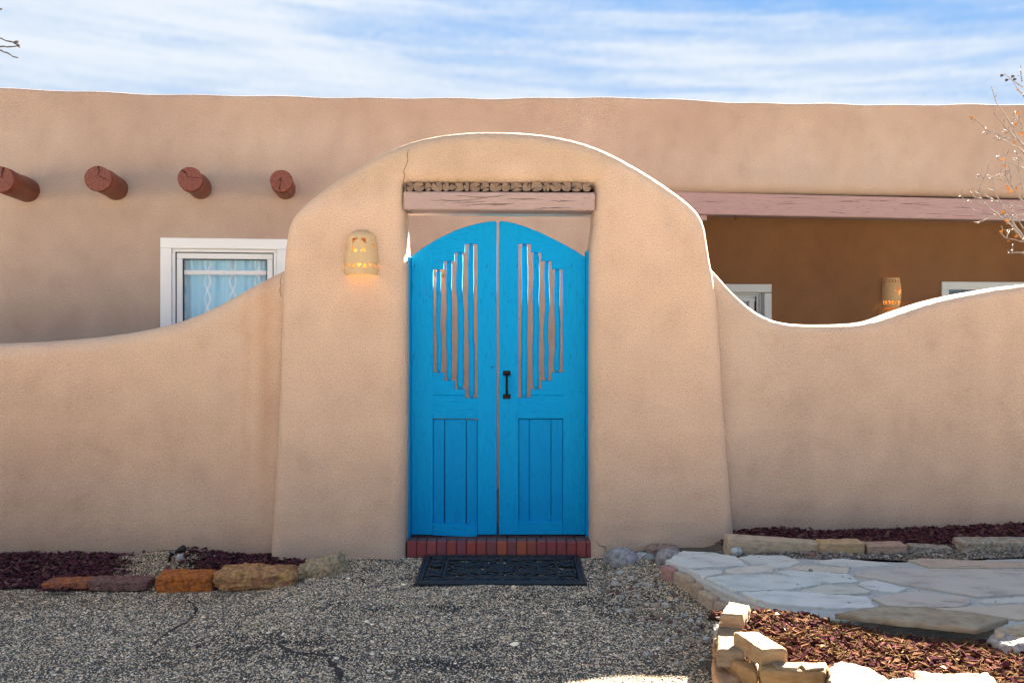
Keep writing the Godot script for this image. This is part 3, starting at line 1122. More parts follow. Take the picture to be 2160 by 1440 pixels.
	# blue posts on which the leaves hang
	for s in [[860.5, 866.2, 543.0, -1.0], [1235.8, 1241.5, 531.0, 1.0]]:
		var p0 := V(s[0], 1146, GATE_D)
		var p1 := V(s[1], s[2], GATE_D)
		put("gate_post", box_mesh(Vector3(p1.x - p0.x + 0.006, p1.y - p0.y + 0.05, 0.10), 0.004), M.blue_upright, arch, Vector3((p0.x + p1.x) / 2 + s[3] * 0.003, (p0.y + p1.y) / 2 - 0.02, -GATE_D - 0.03))
	# hairline cracks in the plaster
	for cr in [[[862, 314], [860, 322], [860, 335], [857, 347], [853, 356], [851, 364], [853, 374], [851, 386]], [[594, 578], [591, 590], [593, 603], [590, 615], [592, 626]], [[591, 1100], [592, 1118], [600, 1124], [606, 1130], [612, 1138]], [[1257, 1142], [1264, 1150], [1272, 1152], [1277, 1153], [1279, 1163]]]:
		var st := begin()
		var pts := PackedVector3Array()
		var rr := PackedFloat32Array()
		for k in cr.size():
			for m in (2 if k < cr.size() - 1 else 1):
				var q := Vector2(cr[k][0], cr[k][1])
				if m == 1:
					q = q.lerp(Vector2(cr[k + 1][0], cr[k + 1][1]), 0.5) + Vector2(rng.randf_range(-2, 2), 0)
				var v := V(q.x, q.y, 5.66)
				var z: float = front.call(v.x, v.y)
				if cr[0][0] < 800:
					z -= 0.012
				pts.append(V(q.x, q.y, -z) + Vector3(0, 0, 0.0))
				rr.append(0.0016 if k > 0 else 0.0009)
		tube(st, pts, rr, 5)
		put("plaster_crack", done(st), M.plaster_dark, arch)
	# low walls
	var left := [[-420, 733], [-200, 729], [0, 725], [90, 721], [180, 714], [260, 705], [330, 692], [370, 682], [400, 672], [440, 655], [480, 635], [520, 612], [560, 592], [600, 572], [640, 555]]
	var ll := smooth_line(poly_px(left, 5.88), 1)
	ll.append(Vector2(ll[ll.size() - 1].x, -0.25))
	ll.append(Vector2(ll[0].x, -0.25))
	var fl := func(x: float, y: float) -> float:
		return -(5.745 + 0.03 * y) + 0.014 * na.get_noise_2d(x * 0.7 + 9.0, y * 0.7) + 0.0028 * na.get_noise_2d(x * 9.0, y * 9.0) + 0.004 * nb.get_noise_2d(x * 2.5, y * 2.5) + 0.035 * smoothstep(-1.75, -1.42, x)
	var tl := func(p: Vector3) -> Color:
		var c := stucco_tone(p.x, p.y, 11.0)
		var run := exp(-pow((p.x + 1.50 + 0.03 * nb.get_noise_1d(p.y * 4.0)) / 0.055, 2)) * smoothstep(0.1, 0.9, p.y) * 0.18
		run += exp(-pow((p.x + 1.62 + 0.03 * nb.get_noise_1d(p.y * 3.0)) / 0.03, 2)) * smoothstep(0.2, 0.8, p.y) * 0.10
		var splash := clampf(1.0 - (p.y + 0.03) / (0.20 + 0.1 * nb.get_noise_1d(p.x * 3.0)), 0, 1) * 0.25
		return Color(c.r * (1 - run * 0.7 - splash), c.g * (1 - run * 1.1 - splash), c.b * (1 - run * 1.4 - splash))
	var lw := put("low_garden_wall", plaster(ll, fl, -6.12, 0.10, [], 0.026, tl), M.stucco)
	tag(lw, "low tan adobe wall sloping up to the left side of the arch", "wall")
	var right := [[1470, 540], [1500, 572], [1530, 606], [1555, 631], [1580, 651], [1610, 669], [1640, 680], [1680, 684.5], [1740, 685.5], [1800, 683.5], [1840, 678], [1880, 664.5], [1920, 650.5], [1960, 637.5], [2000, 627.5], [2050, 617.5], [2110, 607.5], [2160, 601], [2300, 588], [2500, 580]]
	var rl := smooth_line(poly_px(right, 5.88), 1)
	rl.append(Vector2(rl[rl.size() - 1].x, -0.1))
	rl.append(Vector2(rl[0].x, -0.1))
	var fr := func(x: float, y: float) -> float:
		return -(5.745 + 0.03 * y) + 0.014 * na.get_noise_2d(x * 0.7 + 3.0, y * 0.7 + 5.0) + 0.0028 * na.get_noise_2d(x * 9.0, y * 9.0) + 0.004 * nb.get_noise_2d(x * 2.5, y * 2.5) + 0.03 * smoothstep(1.55, 1.28, x)
	var tr := func(p: Vector3) -> Color:
		var c := stucco_tone(p.x, p.y, 17.0)
		var splash := clampf(1.0 - (p.y - 0.1) / (0.22 + 0.1 * nb.get_noise_1d(p.x * 3.0)), 0, 1) * 0.25
		return Color(c.r * 0.86 * (1 - splash), c.g * 0.92 * (1 - splash * 1.05), c.b * 0.98 * (1 - splash * 1.05))
	var rw := put("low_garden_wall", plaster(rl, fr, -6.12, 0.06, [], 0.026, tr), M.stucco)
	tag(rw, "low tan adobe wall dipping and rising to the right of the arch", "wall")

# ------------------------------------------------------------------ brick step
func build_threshold() -> void:
	var t := thing("brick_threshold", "red brick threshold step under the blue gate", "step")
	var cuts := [85, 190, 292, 395, 500, 603, 705, 808, 912, 1020, 1128, 1228, 1333, 1435, 1535, 1640, 1745, 1847, 1950, 2055]
	var d0 := 5.685
	var tones := [Color(0.24, 0.055, 0.055), Color(0.34, 0.085, 0.045), Color(0.26, 0.06, 0.05), Color(0.21, 0.06, 0.07), Color(0.24, 0.055, 0.05), Color(0.27, 0.065, 0.05), Color(0.19, 0.06, 0.065), Color(0.28, 0.06, 0.045), Color(0.27, 0.065, 0.06)]
	var top := EYE - (1142.0 - HZ) * d0 / F
	for i in cuts.size() - 1:
		var a := V(840 + cuts[i] / 4.909, 1142, d0)
		var b := V(840 + cuts[i + 1] / 4.909, 1172, d0)
		var st := begin()
		var red: Color = tones[(i * 4 + (i / 5)) % 9] * 1.35
		cbox(st, Vector3.ZERO, Vector3(b.x - a.x - 0.003, 0.12, 0.095), 0.005, Basis.IDENTITY, red, Color(0.20, 0.125, 0.12) * rng.randf_range(0.85, 1.1))
		var o := put("brick", done(st), M.brick, t, Vector3((a.x + b.x) / 2, top - 0.06 + rng.randf_range(-0.0015, 0.0015), -d0 - 0.0475 + rng.randf_range(-0.002, 0.002)))
	var x0 := V(857, 1142, d0).x + 0.01
	var x1 := V(1250, 1142, d0).x - 0.005
	for row in 5:
		var z := -d0 - 0.1 - 0.066 * row - 0.033
		var x := x0 - (0.1 if row % 2 else 0.02)
		while x < x1 - 0.02:
			var xe := minf(x + 0.205, x1)
			var xs := maxf(x, x0)
			var st := begin()
			st.set_color(Color(0.15, 0.085, 0.085) * rng.randf_range(0.75, 1.15))
			cbox(st, Vector3.ZERO, Vector3(xe - xs - 0.008, 0.08, 0.058), 0.004)
			put("brick", done(st), M.paver, t, Vector3((xs + xe) / 2, top - 0.042 + rng.randf_range(-0.003, 0.002), z))
			x += 0.205
	put("bedding", box_mesh(Vector3(x1 - x0, 0.1, 0.42), 0.002), M.plaster_dark, t, Vector3((x0 + x1) / 2, top - 0.066, -d0 - 0.24))

# ------------------------------------------------------------------ the blue gate
func G(px: float, py: float) -> Vector2:
	var v := V(px, py, GATE_D)
	return Vector2(v.x, v.y)

func board(parent: Node3D, called: String, outline: Array, z0: float, z1: float, m: Material, origin: Vector3, bev := 0.003) -> MeshInstance3D:
	var p := PackedVector2Array()
	for q in outline:
		var g := G(q[0], q[1])
		p.append(Vector2(g.x - origin.x, -(g.y - origin.y)))
	var st := begin()
	prism(st, p, z0, z1, bev, upright())
	return put(called, done(st), m, parent)

func build_gate() -> void:
	var arcs := [[[867, 542], [880, 531], [900, 517.5], [913, 509]], [[913, 509], [930, 500], [960, 485.5], [985, 477], [1007, 471]], [[1007, 471], [1025, 467.5], [1040, 466], [1046, 466.3], [1047.5, 470]]]
	for side in 2:
		var rt := side == 1
		var hinge := G(1236 if rt else 867, 1128)
		var o := Vector3(hinge.x, hinge.y, -GATE_D)
		var leaf := thing("gate_leaf", "right leaf of the blue wooden gate with black pull handle" if rt else "left leaf of the blue wooden gate, its bottom rail sagging", "gate", o, "blue gate leaves under the arch")
		if not rt:
			board(leaf, "stile", arcs[0] + [[913, 1128], [867, 1127.5]], -0.045, 0.0, M.blue_upright, o)
			board(leaf, "stile", [[1007.3, 1128]] + arcs[2] + [[1047.5, 1127.5]], -0.045, 0.0, M.blue_upright, o)
			board(leaf, "top_rail", [[910, 511.5]] + arcs[1] + [[1009.5, 471], [1009.5, 513.8], [980, 513.8], [980, 532.3], [958, 532.3], [958, 550.5], [935.4, 550.5], [935.4, 568], [910, 568]], -0.043, -0.002, M.blue_level, o)
			board(leaf, "step_board", [[910.5, 786], [936.5, 786], [936.5, 803.5], [958.8, 803.5], [958.8, 820.8], [980.5, 820.8], [980.5, 833.8], [910.5, 833.8]], -0.043, -0.0025, M.blue_level, o)
			board(leaf, "middle_rail", [[910.5, 834.2], [981.0, 834.2], [981.0, 840], [1009.5, 840], [1009.5, 883], [910.5, 882.7]], -0.043, -0.0015, M.blue_level, o)
			board(leaf, "bottom_rail", [[912.8, 1103], [1006.3, 1108], [1006.3, 1133], [912.8, 1128.8]], -0.043, 0.004, M.blue_level, o)
			for k in 3:
				var xs: Array = [[913.6, 936.8], [937.9, 982.8], [984.0, 1006.8]][k]
				board(leaf, "plank", [[xs[0], 884.5], [xs[1], 884.5 if k < 2 else 886.5], [xs[1] - (0.9 if k == 0 else 0.6 if k == 1 else 0.0), 1109], [xs[0] + (0.5 if k > 0 else 0.0), 1109]], -0.036, -0.013, M.blue_panel, o)
			board(leaf, "added_backing", [[911, 886.5], [1008, 887.5], [1008, 1106], [911, 1106]], -0.044, -0.034, M.blue_dark, o)  # added dark board, stops light showing through the plank gaps
			board(leaf, "split", [[960.6, 1072], [961.4, 1072], [962.6, 1109], [960.6, 1109]], -0.02, -0.0124, M.blue_dark, o, 0.0)
			board(leaf, "split", [[897.2, 588], [898.0, 588], [900, 618], [904, 585 + 41], [912, 624.5], [912, 625.6], [903.6, 627.4], [899, 619]], -0.02, 0.0006, M.blue_dark, o, 0.0)
			board(leaf, "latch_hole", [[1035.5, 775], [1038, 773], [1042, 773], [1042, 774.4], [1039, 774.6], [1037.6, 777]], -0.02, 0.0008, M.check_dark, o, 0.0)
		else:
			board(leaf, "stile", [[1052.6, 470], [1054, 466.3], [1062, 466.4], [1078, 469], [1093.7, 473], [1093.7, 1127.5], [1052.6, 1127.5]], -0.045, 0.0, M.blue_upright, o)
			board(leaf, "stile", [[1187.6, 514], [1210, 526.5], [1235.5, 542.5], [1235.5, 1126], [1234, 1127.5], [1187.6, 1127.5]], -0.045, 0.0, M.blue_upright, o)
			board(leaf, "top_rail", [[1091.5, 473.1], [1094.1, 473.1], [1112, 479], [1140, 490], [1165, 502.5], [1187.2, 513.8], [1190, 516], [1190, 568], [1164, 568], [1164, 550.2], [1141.7, 550.2], [1141.7, 532.4], [1120, 532.4], [1120, 513.8], [1091.5, 513.8]], -0.043, -0.002, M.blue_level, o)
			board(leaf, "step_board", [[1190, 786], [1164, 786], [1164, 803.5], [1141.7, 803.5], [1141.7, 820.8], [1119.5, 820.8], [1119.5, 833.8], [1190, 833.8]], -0.043, -0.0015, M.blue_level, o)
			board(leaf, "middle_rail", [[1091.5, 839], [1119.0, 839], [1119.0, 834.1], [1190, 834.1], [1190, 882.7], [1091.5, 882.7]], -0.043, -0.0015, M.blue_level, o)
			board(leaf, "bottom_rail", [[1093.4, 1101], [1187.2, 1101], [1187.2, 1127.6], [1093.4, 1127.6]], -0.043, -0.001, M.blue_level, o)
			for k in 3:
				var xs: Array = [[1094.2, 1116.1], [1117.0, 1162.0], [1163.1, 1187.2]][k]
				board(leaf, "plank", [[xs[0], 884.3], [xs[1], 884.3], [xs[1], 1105], [xs[0], 1105]], -0.036, -0.013, M.blue_panel, o)
			board(leaf, "added_backing", [[1092, 880], [1189, 880], [1189, 1106], [1092, 1106]], -0.044, -0.034, M.blue_dark, o)  # added here too, to keep the gaps between planks dark
			board(leaf, "gouge", [[1122.8, 864.4], [1123.8, 863.8], [1127.4, 870.6], [1126.8, 871]], -0.02, 0.0006, M.blue_dark, o, 0.0)
			# handle: two plates and a bowed grip
			var hd := Node3D.new()
			hd.name = "handle"
			leaf.add_child(hd, true)
			var hc := G(1069, 811.5)
			hd.position = Vector3(hc.x - o.x, hc.y - o.y, 0)
			for s in [1, -1]:
				put("plate", box_mesh(Vector3(0.047, 0.031, 0.006), 0.002), M.iron, hd, Vector3(0, s * 0.0715, 0.004))
				var st := begin()
				for bx in [-0.014, 0.014]:
					cbox(st, Vector3(bx, s * 0.0715, 0.0085), Vector3(0.008, 0.008, 0.004), 0.0015)
				put("screw", done(st), M.iron, hd)
			var st2 := begin()
			var pts := PackedVector3Array()
			var rr := PackedFloat32Array()
			for k in 15:
				var u := k / 14.0 * 2 - 1
				pts.append(Vector3(0, u * 0.066, 0.006 + 0.036 * (1 - pow(absf(u), 3.0))))
				rr.append(0.0055 + 0.0025 * (1 - u * u))
			tube(st2, pts, rr, 10)
			put("grip", done(st2), M.iron, hd)
		var sp: Array = [[1106.7, 514, 1105.6, 839, 13.2, 1], [1130.6, 532.5, 1130.6, 820.6, 13.4, 2], [1154, 550.2, 1153, 803.3, 9.8, 3], [1175.8, 568, 1174.8, 785.6, 12.0, 4]] if rt else [[924.2, 568, 924.8, 785.8, 10.6, 5], [947, 550.5, 947.2, 803.3, 12.0, 6], [969.8, 532.3, 970.2, 820.6, 13.4, 7], [993.3, 513.8, 994.2, 839.8, 12.4, 8]]
		for s in sp:
			var a := G(s[0], s[1])
			var b := G(s[2], s[3])
			var st := begin()
			var n := 20
			var pts := PackedVector3Array()
			var rr := PackedFloat32Array()
			var rad: float = s[4] / 2.0 * GATE_D / F
			var wob := nb.get_noise_1d(s[5] * 13.0)
			for k in n + 1:
				var t := float(k) / n
				var c := a.lerp(b, t)
				var env2 := sin(PI * t)
				pts.append(Vector3(c.x - o.x + env2 * (0.012 * nb.get_noise_2d(s[5] * 7.0, t * 2.2) + 0.004 * nb.get_noise_2d(s[5] * 3.0, t * 7.0)), c.y - o.y, -0.022 + 0.004 * env2))
				rr.append(rad * (1.0 + 0.13 * nb.get_noise_2d(s[5] * 5.0 + 2.0, t * 4.0)))
			rr[0] = rad * 0.62
			rr[n] = rad * 0.62
			pts[1] = pts[0].lerp(pts[1], 0.55)
			pts[n - 1] = pts[n].lerp(pts[n - 1], 0.55)
			tube(st, pts, rr, 11)
			put("spindle", done(st), M.blue_upright, leaf)

# ------------------------------------------------------------------ clay wall lamps
func sconce(called: String, label: String, height: float, radius: Callable, holes: Callable, clay: Material, at: Transform3D, energy: float) -> void:
	var root := thing(called, label, "wall lamp", Vector3.ZERO, "clay wall lamps")
	root.transform = at
	var nt := 88
	var nh := 84
	var wall := 0.007
	var hole := PackedByteArray()
	hole.resize(nt * nh)
	for i in nt:
		for j in nh:
			var h := (j + 0.5) / nh * height
			var th := ((i + 0.5) / nt - 0.5) * PI
			hole[i + j * nt] = 1 if holes.call(sin(th) * radius.call(h), h, th) else 0
	var P := func(i: int, j: int, inner: bool) -> Vector3:
		var h := float(j) / nh * height
		var th := (float(i) / nt - 0.5) * PI
		var r: float = radius.call(h)
		if inner:
			r = maxf(r - wall, 0.0)
			h = minf(h, height - wall * 0.9)
		return Vector3(sin(th) * r, h, cos(th) * r)
	var st := begin()
	st.set_smooth_group(0)
	for inner in [false, true]:
		st.set_smooth_group(1 if inner else 0)
		for i in nt:
			for j in nh:
				if hole[i + j * nt]:
					continue
				var q := [P.call(i, j, inner), P.call(i + 1, j, inner), P.call(i + 1, j + 1, inner), P.call(i, j + 1, inner)]
				if inner:
					q.reverse()
				quad(st, q[0], q[1], q[2], q[3])
	st.set_smooth_group(-1)
	for i in nt:
		for j in nh:
			if hole[i + j * nt]:
				continue
			var e := [[i, j - 1, i, j, i + 1, j], [i, j + 1, i + 1, j + 1, i, j + 1], [i - 1, j, i, j + 1, i, j], [i + 1, j, i + 1, j, i + 1, j + 1]]
			for k in e:
				var open: bool = k[1] < 0 or k[0] < 0 or k[0] >= nt or (k[1] < nh and hole[k[0] + k[1] * nt] == 1) or (k[1] >= nh and radius.call(height) > 0.02)
				if open:
					quad(st, P.call(k[2], k[3], false), P.call(k[2], k[3], true), P.call(k[4], k[5], true), P.call(k[4], k[5], false))
	put("clay_shade", done(st), clay, root)
	var ball := SphereMesh.new()
	ball.radius = 0.017
	ball.height = 0.045
	ball.radial_segments = 16
	ball.rings = 8
	put("bulb", ball, M.bulb_glow, root, Vector3(0, height * 0.36, 0.045))
	put("lamp_holder", box_mesh(Vector3(0.03, 0.05, 0.03), 0.004), M.white_paint, root, Vector3(0, height * 0.36 + 0.048, 0.04))
	put("backplate", box_mesh(Vector3(0.10, 0.11, 0.014), 0.004), M.white_paint, root, Vector3(0, height * 0.36 + 0.05, 0.008))
	var l := OmniLight3D.new()
	l.name = "lamp_light"
	l.light_color = Color(1.0, 0.72, 0.28)
	l.light_energy = energy
	l.light_size = 0.017
	l.omni_range = 12.0
	l.omni_attenuation = 2.0
	l.shadow_enabled = true
	root.add_child(l)
	l.position = Vector3(0, height * 0.36, 0.045)

func build_lamps() -> void:
	var dome := func(h: float) -> float:
		var t := h / 0.272
		if t > 0.80:
			var k := (t - 0.80) / 0.20
			return 0.088 * sqrt(maxf(0.0, 1.0 - k * k)) * (1.0 - 0.03 * k)
		if t < 0.10:
			return lerpf(0.097, 0.1035, sin(t / 0.10 * PI / 2))
		return lerpf(0.1035, 0.088, pow((t - 0.10) / 0.70, 1.6))
	var step_cut := func(x: float, h: float, th: float) -> bool:
		var c := Vector2(absf(x + 0.004), absf(h - 0.176))
		# four stepped corners round a square
		if c.x < 0.041 and c.y < 0.041 and c.x > 0.010 and c.y > 0.010:
			var i := int((c.x - 0.010) / 0.0104)
			var j := int((c.y - 0.010) / 0.0104)
			if i + j >= 2:
				return true
		# two little stars
		var s := absf(th) - 0.98
		var star := Vector2(absf(s) * 0.09, absf(h - 0.172))
		if star.x < 0.014 and star.y < 0.014 and absf(star.x - star.y) < 0.0045:
			return true
		if star.x + star.y < 0.008:
			return true
		# a row of triangles, pointing up and down in turn
		if h > 0.038 and h < 0.066:
			var w := 0.036
			var u := th * 0.103 / w + 100.5
			var k := int(floor(u))
			var f := absf(u - k - 0.5) * 2.0
			var v := (h - 0.038) / 0.028
			if k % 2 == 0:
				v = 1.0 - v
			return f < 0.88 * (1.0 - v)
		return false
	var slope := 0.036
	var z := -(5.615 + 0.036 * 1.75) + 0.004
	var p := V(761.5, 580.5, 5.67)
	sconce("wall_sconce", "cream domed clay wall lamp glowing on the left face of the arch", 0.272, dome, step_cut, M.clay, Transform3D(Basis(Vector3.RIGHT, -slope), Vector3(p.x, p.y, z - 0.014)), 0.0014)
	var hb := Basis(Vector3.UP, HOUSE_TURN)
	var q := hp(911, 584, 0.0)
	sconce("wall_sconce", "clay wall lamp on the house, glimpsed through the left gate spindles", 0.272, dome, step_cut, M.clay, Transform3D(hb, Vector3(0, 0, -HOUSE_D) + hb * (q + Vector3(0, 0, -0.004))), 0.0028)
	var barrel := func(h: float) -> float:
		var t := h / 0.315
		return 0.086 + 0.021 * sin(PI * clampf(t * 0.98, 0, 1)) 
	var burst := func(x: float, h: float, th: float) -> bool:
		if h > 0.262 and h < 0.292:
			return absf(fposmod(th * 0.092 / 0.033 + 0.5, 1.0) - 0.5) < 0.17
		if h > 0.028 and h < 0.070:
			return absf(fposmod(th * 0.10 / 0.034 + 0.5, 1.0) - 0.5) < 0.24
		var c := Vector2(x - 0.035, h - 0.180)
		var l := c.length()
		if l > 0.016 and l < 0.054:
			var a := fposmod(c.angle() / (TAU / 8.0) + 0.5, 1.0) - 0.5
			var odd := int(round(c.angle() / (TAU / 8.0) + 16.0)) % 2 == 1
			if odd and l > 0.042:
				return false
			return absf(a) * l * TAU / 8.0 < 0.0052
		return false
	q = hp(1880, 648, -1.25)
	sconce("wall_sconce", "brown barrel shaped clay wall lamp with sunburst cutout under the porch", 0.315, barrel, burst, M.dark_clay, Transform3D(hb, Vector3(0, 0, -HOUSE_D) + hb * (q + Vector3(0, 0, -0.004))), 0.0032)

# ------------------------------------------------------------------ flagstone patio
func patio_px(u: float, v: float) -> Vector2:
	return on_level(1340 + u / 2.634, 1040 + v / 2.634, 0.14)

func build_patio() -> void:
	var patio := thing("flagstone_patio", "raised pale grey flagstone patio to the right of the gate", "patio")
	patio.set_meta("kind", "structure")
	var edge := []
	for p in [[165, 372], [262, 314], [560, 345], [900, 352], [1450, 372], [2160, 352], [2900, 352], [2900, 730], [2160, 730], [1990, 745], [1700, 715], [1420, 690], [1130, 680], [940, 662], [745, 618], [600, 570], [470, 520], [380, 474], [290, 420]]:
		edge.append(patio_px(p[0], p[1]))
	var pe := PackedVector2Array()
	for e in edge:
		pe.append(Vector2(e.x, -e.y))
	var st := begin()
	st.set_color(Color(0.56, 0.535, 0.49))
	prism(st, rough(pe, 0.05, 0.005), -0.12, 0.131, 0.012)
	put("mortar_bed", done(st), M.mortar, patio)
	var stones := [
		[[172, 374], [262, 320], [420, 330], [560, 350], [625, 399], [300, 413]],
		[[575, 354], [640, 340], [830, 342], [915, 375], [860, 402], [790, 408], [650, 396]],
		[[298, 420], [470, 421], [486, 441], [400, 455], [382, 468]],
		[[505, 425], [625, 407], [780, 412], [762, 432], [560, 446], [497, 438]],
		[[400, 470], [560, 450], [790, 455], [1000, 474], [1045, 501], [870, 530], [650, 541], [545, 540]],
		[[790, 435], [850, 424], [1180, 446], [1240, 488], [1100, 496], [900, 462]],
		[[850, 412], [920, 398], [1195, 412], [1185, 438], [1000, 434]],
		[[975, 378], [1150, 362], [1340, 380], [1440, 398], [1220, 405], [1080, 394]],
		[[1225, 455], [1330, 422], [1600, 420], [2160, 424], [2700, 428], [2700, 560], [2160, 560], [1900, 573], [1560, 518], [1340, 476]],
		[[1255, 494], [1335, 482], [1505, 529], [1450, 553], [1330, 540], [1240, 512]],
		[[915, 546], [1050, 510], [1225, 517], [1320, 550], [1180, 563], [960, 559]],
		[[590, 552], [800, 545], [1285, 577], [1328, 636], [1100, 640], [770, 618], [650, 584]],
		[[1325, 586], [1450, 560], [1555, 545], [1840, 583], [1875, 605], [1790, 632], [1500, 632], [1400, 624]],
		[[1905, 592], [2160, 572], [2500, 566], [2500, 606], [2160, 606], [1940, 608]],
		[[1570, 642], [1890, 626], [2160, 614], [2600, 612], [2600, 700], [2130, 700], [2000, 690], [1800, 655]],
		[[1520, 372], [1600, 362], [1900, 376], [2160, 381], [2600, 380], [2600, 416], [1640, 413]]]
	var tones := [Color(0.65, 0.63, 0.56), Color(0.61, 0.59, 0.52), Color(0.64, 0.61, 0.53), Color(0.65, 0.58, 0.48), Color(0.61, 0.61, 0.55), Color(0.61, 0.61, 0.55), Color(0.59, 0.51, 0.40), Color(0.59, 0.57, 0.50), Color(0.51, 0.45, 0.38), Color(0.59, 0.58, 0.54), Color(0.57, 0.53, 0.45), Color(0.65, 0.63, 0.58), Color(0.53, 0.45, 0.37), Color(0.55, 0.51, 0.44), Color(0.53, 0.43, 0.33), Color(0.49, 0.37, 0.28)]
	for i in stones.size():
		var p := PackedVector2Array()
		for s in stones[i]:
			var w := patio_px(s[0], s[1])
			p.append(Vector2(w.x, -w.y))
		if Geometry2D.is_polygon_clockwise(p):
			p.reverse()
		p = rough(p, 0.022, 0.0075)
		st = begin()
		st.set_color(tones[i])
		var high := 0.140 + rng.randf_range(-0.004, 0.004)
		prism(st, p, 0.11, high, 0.0022)
		var fs := put("flagstone", done(st), M.flagstone, patio)
		# split layers: thin dark lips across the face
		var ctr := Vector2.ZERO
		for q in p:
			ctr += q / p.size()
		for m in 1:
			var from: Vector2 = p[rng.randi() % p.size()].lerp(ctr, 0.18)
			var dirn := Vector2(1, rng.randf_range(-0.25, 0.25)) * (1.0 if from.x < ctr.x else -1.0)
			var l := minf(0.45, (ctr.x - from.x) * signf(dirn.x) * 1.2) * rng.randf_range(0.4, 0.9)
			var lipa := PackedVector2Array()
			var lipb := PackedVector2Array()
			for k in 9:
				var t := k / 8.0
				var q := from + dirn * l * t + Vector2(0, 0.012 * nb.get_noise_2d(i * 5.0 + m * 2.0, t * 3.0))
				var w := 0.0028 * sin(PI * t) * rng.randf_range(0.3, 1.2) + 0.0003
				lipa.append(q + Vector2(0, w))
				lipb.append(q - Vector2(0, w))
			lipb.reverse()
			lipa.append_array(lipb)
			if lipa.size() > 4 and Geometry2D.is_point_in_polygon(lipa[8], p) and l > 0.05:
				st = begin()
				prism(st, lipa, 0.12, high + 0.0006, 0.0)
				put("split_lip", done(st), M.split_dark, fs)
	# the course of flat stones under the left edge
	var line := PackedVector2Array()
	for p in [[165, 378], [292, 428], [385, 482], [480, 532], [610, 582], [745, 632], [940, 676]]:
		line.append(patio_px(p[0], p[1]))
	var marks := [0.0, 0.11, 0.28, 0.36, 0.50, 0.60, 0.74, 0.88, 1.0]
	var cols := [Color(0.38, 0.20, 0.17), Color(0.40, 0.29, 0.20), Color(0.36, 0.25, 0.17), Color(0.42, 0.31, 0.22), Color(0.37, 0.27, 0.20), Color(0.40, 0.30, 0.21), Color(0.44, 0.34, 0.25), Color(0.40, 0.31, 0.22)]
	var total := 0.0
	for i in line.size() - 1:
		total += (line[i + 1] - line[i]).length()
	var along := func(t: float) -> Vector2:
		var left: float = t * total
		for i in line.size() - 1:
			var l := (line[i + 1] - line[i]).length()
			if left <= l or i == line.size() - 2:
				return line[i].lerp(line[i + 1], left / l)
			left -= l
		return line[0]
	for i in marks.size() - 1:
		var a: Vector2 = along.call(marks[i])
		var b: Vector2 = along.call(marks[i + 1])
		var mid := (a + b) / 2
		var len := (b - a).length() - 0.008
		var o := put("edge_stone", rock(Vector3(len, 0.14, 0.09), 14.0, 0.007, 22.0, 300 + i, cols[i] * 1.25, cols[i], 12), M.sandstone, patio, Vector3(mid.x + 0.012, level(mid.x, mid.y) - 0.006, -mid.y - 0.012))
		o.rotation.y = atan2(b.y - a.y, b.x - a.x)

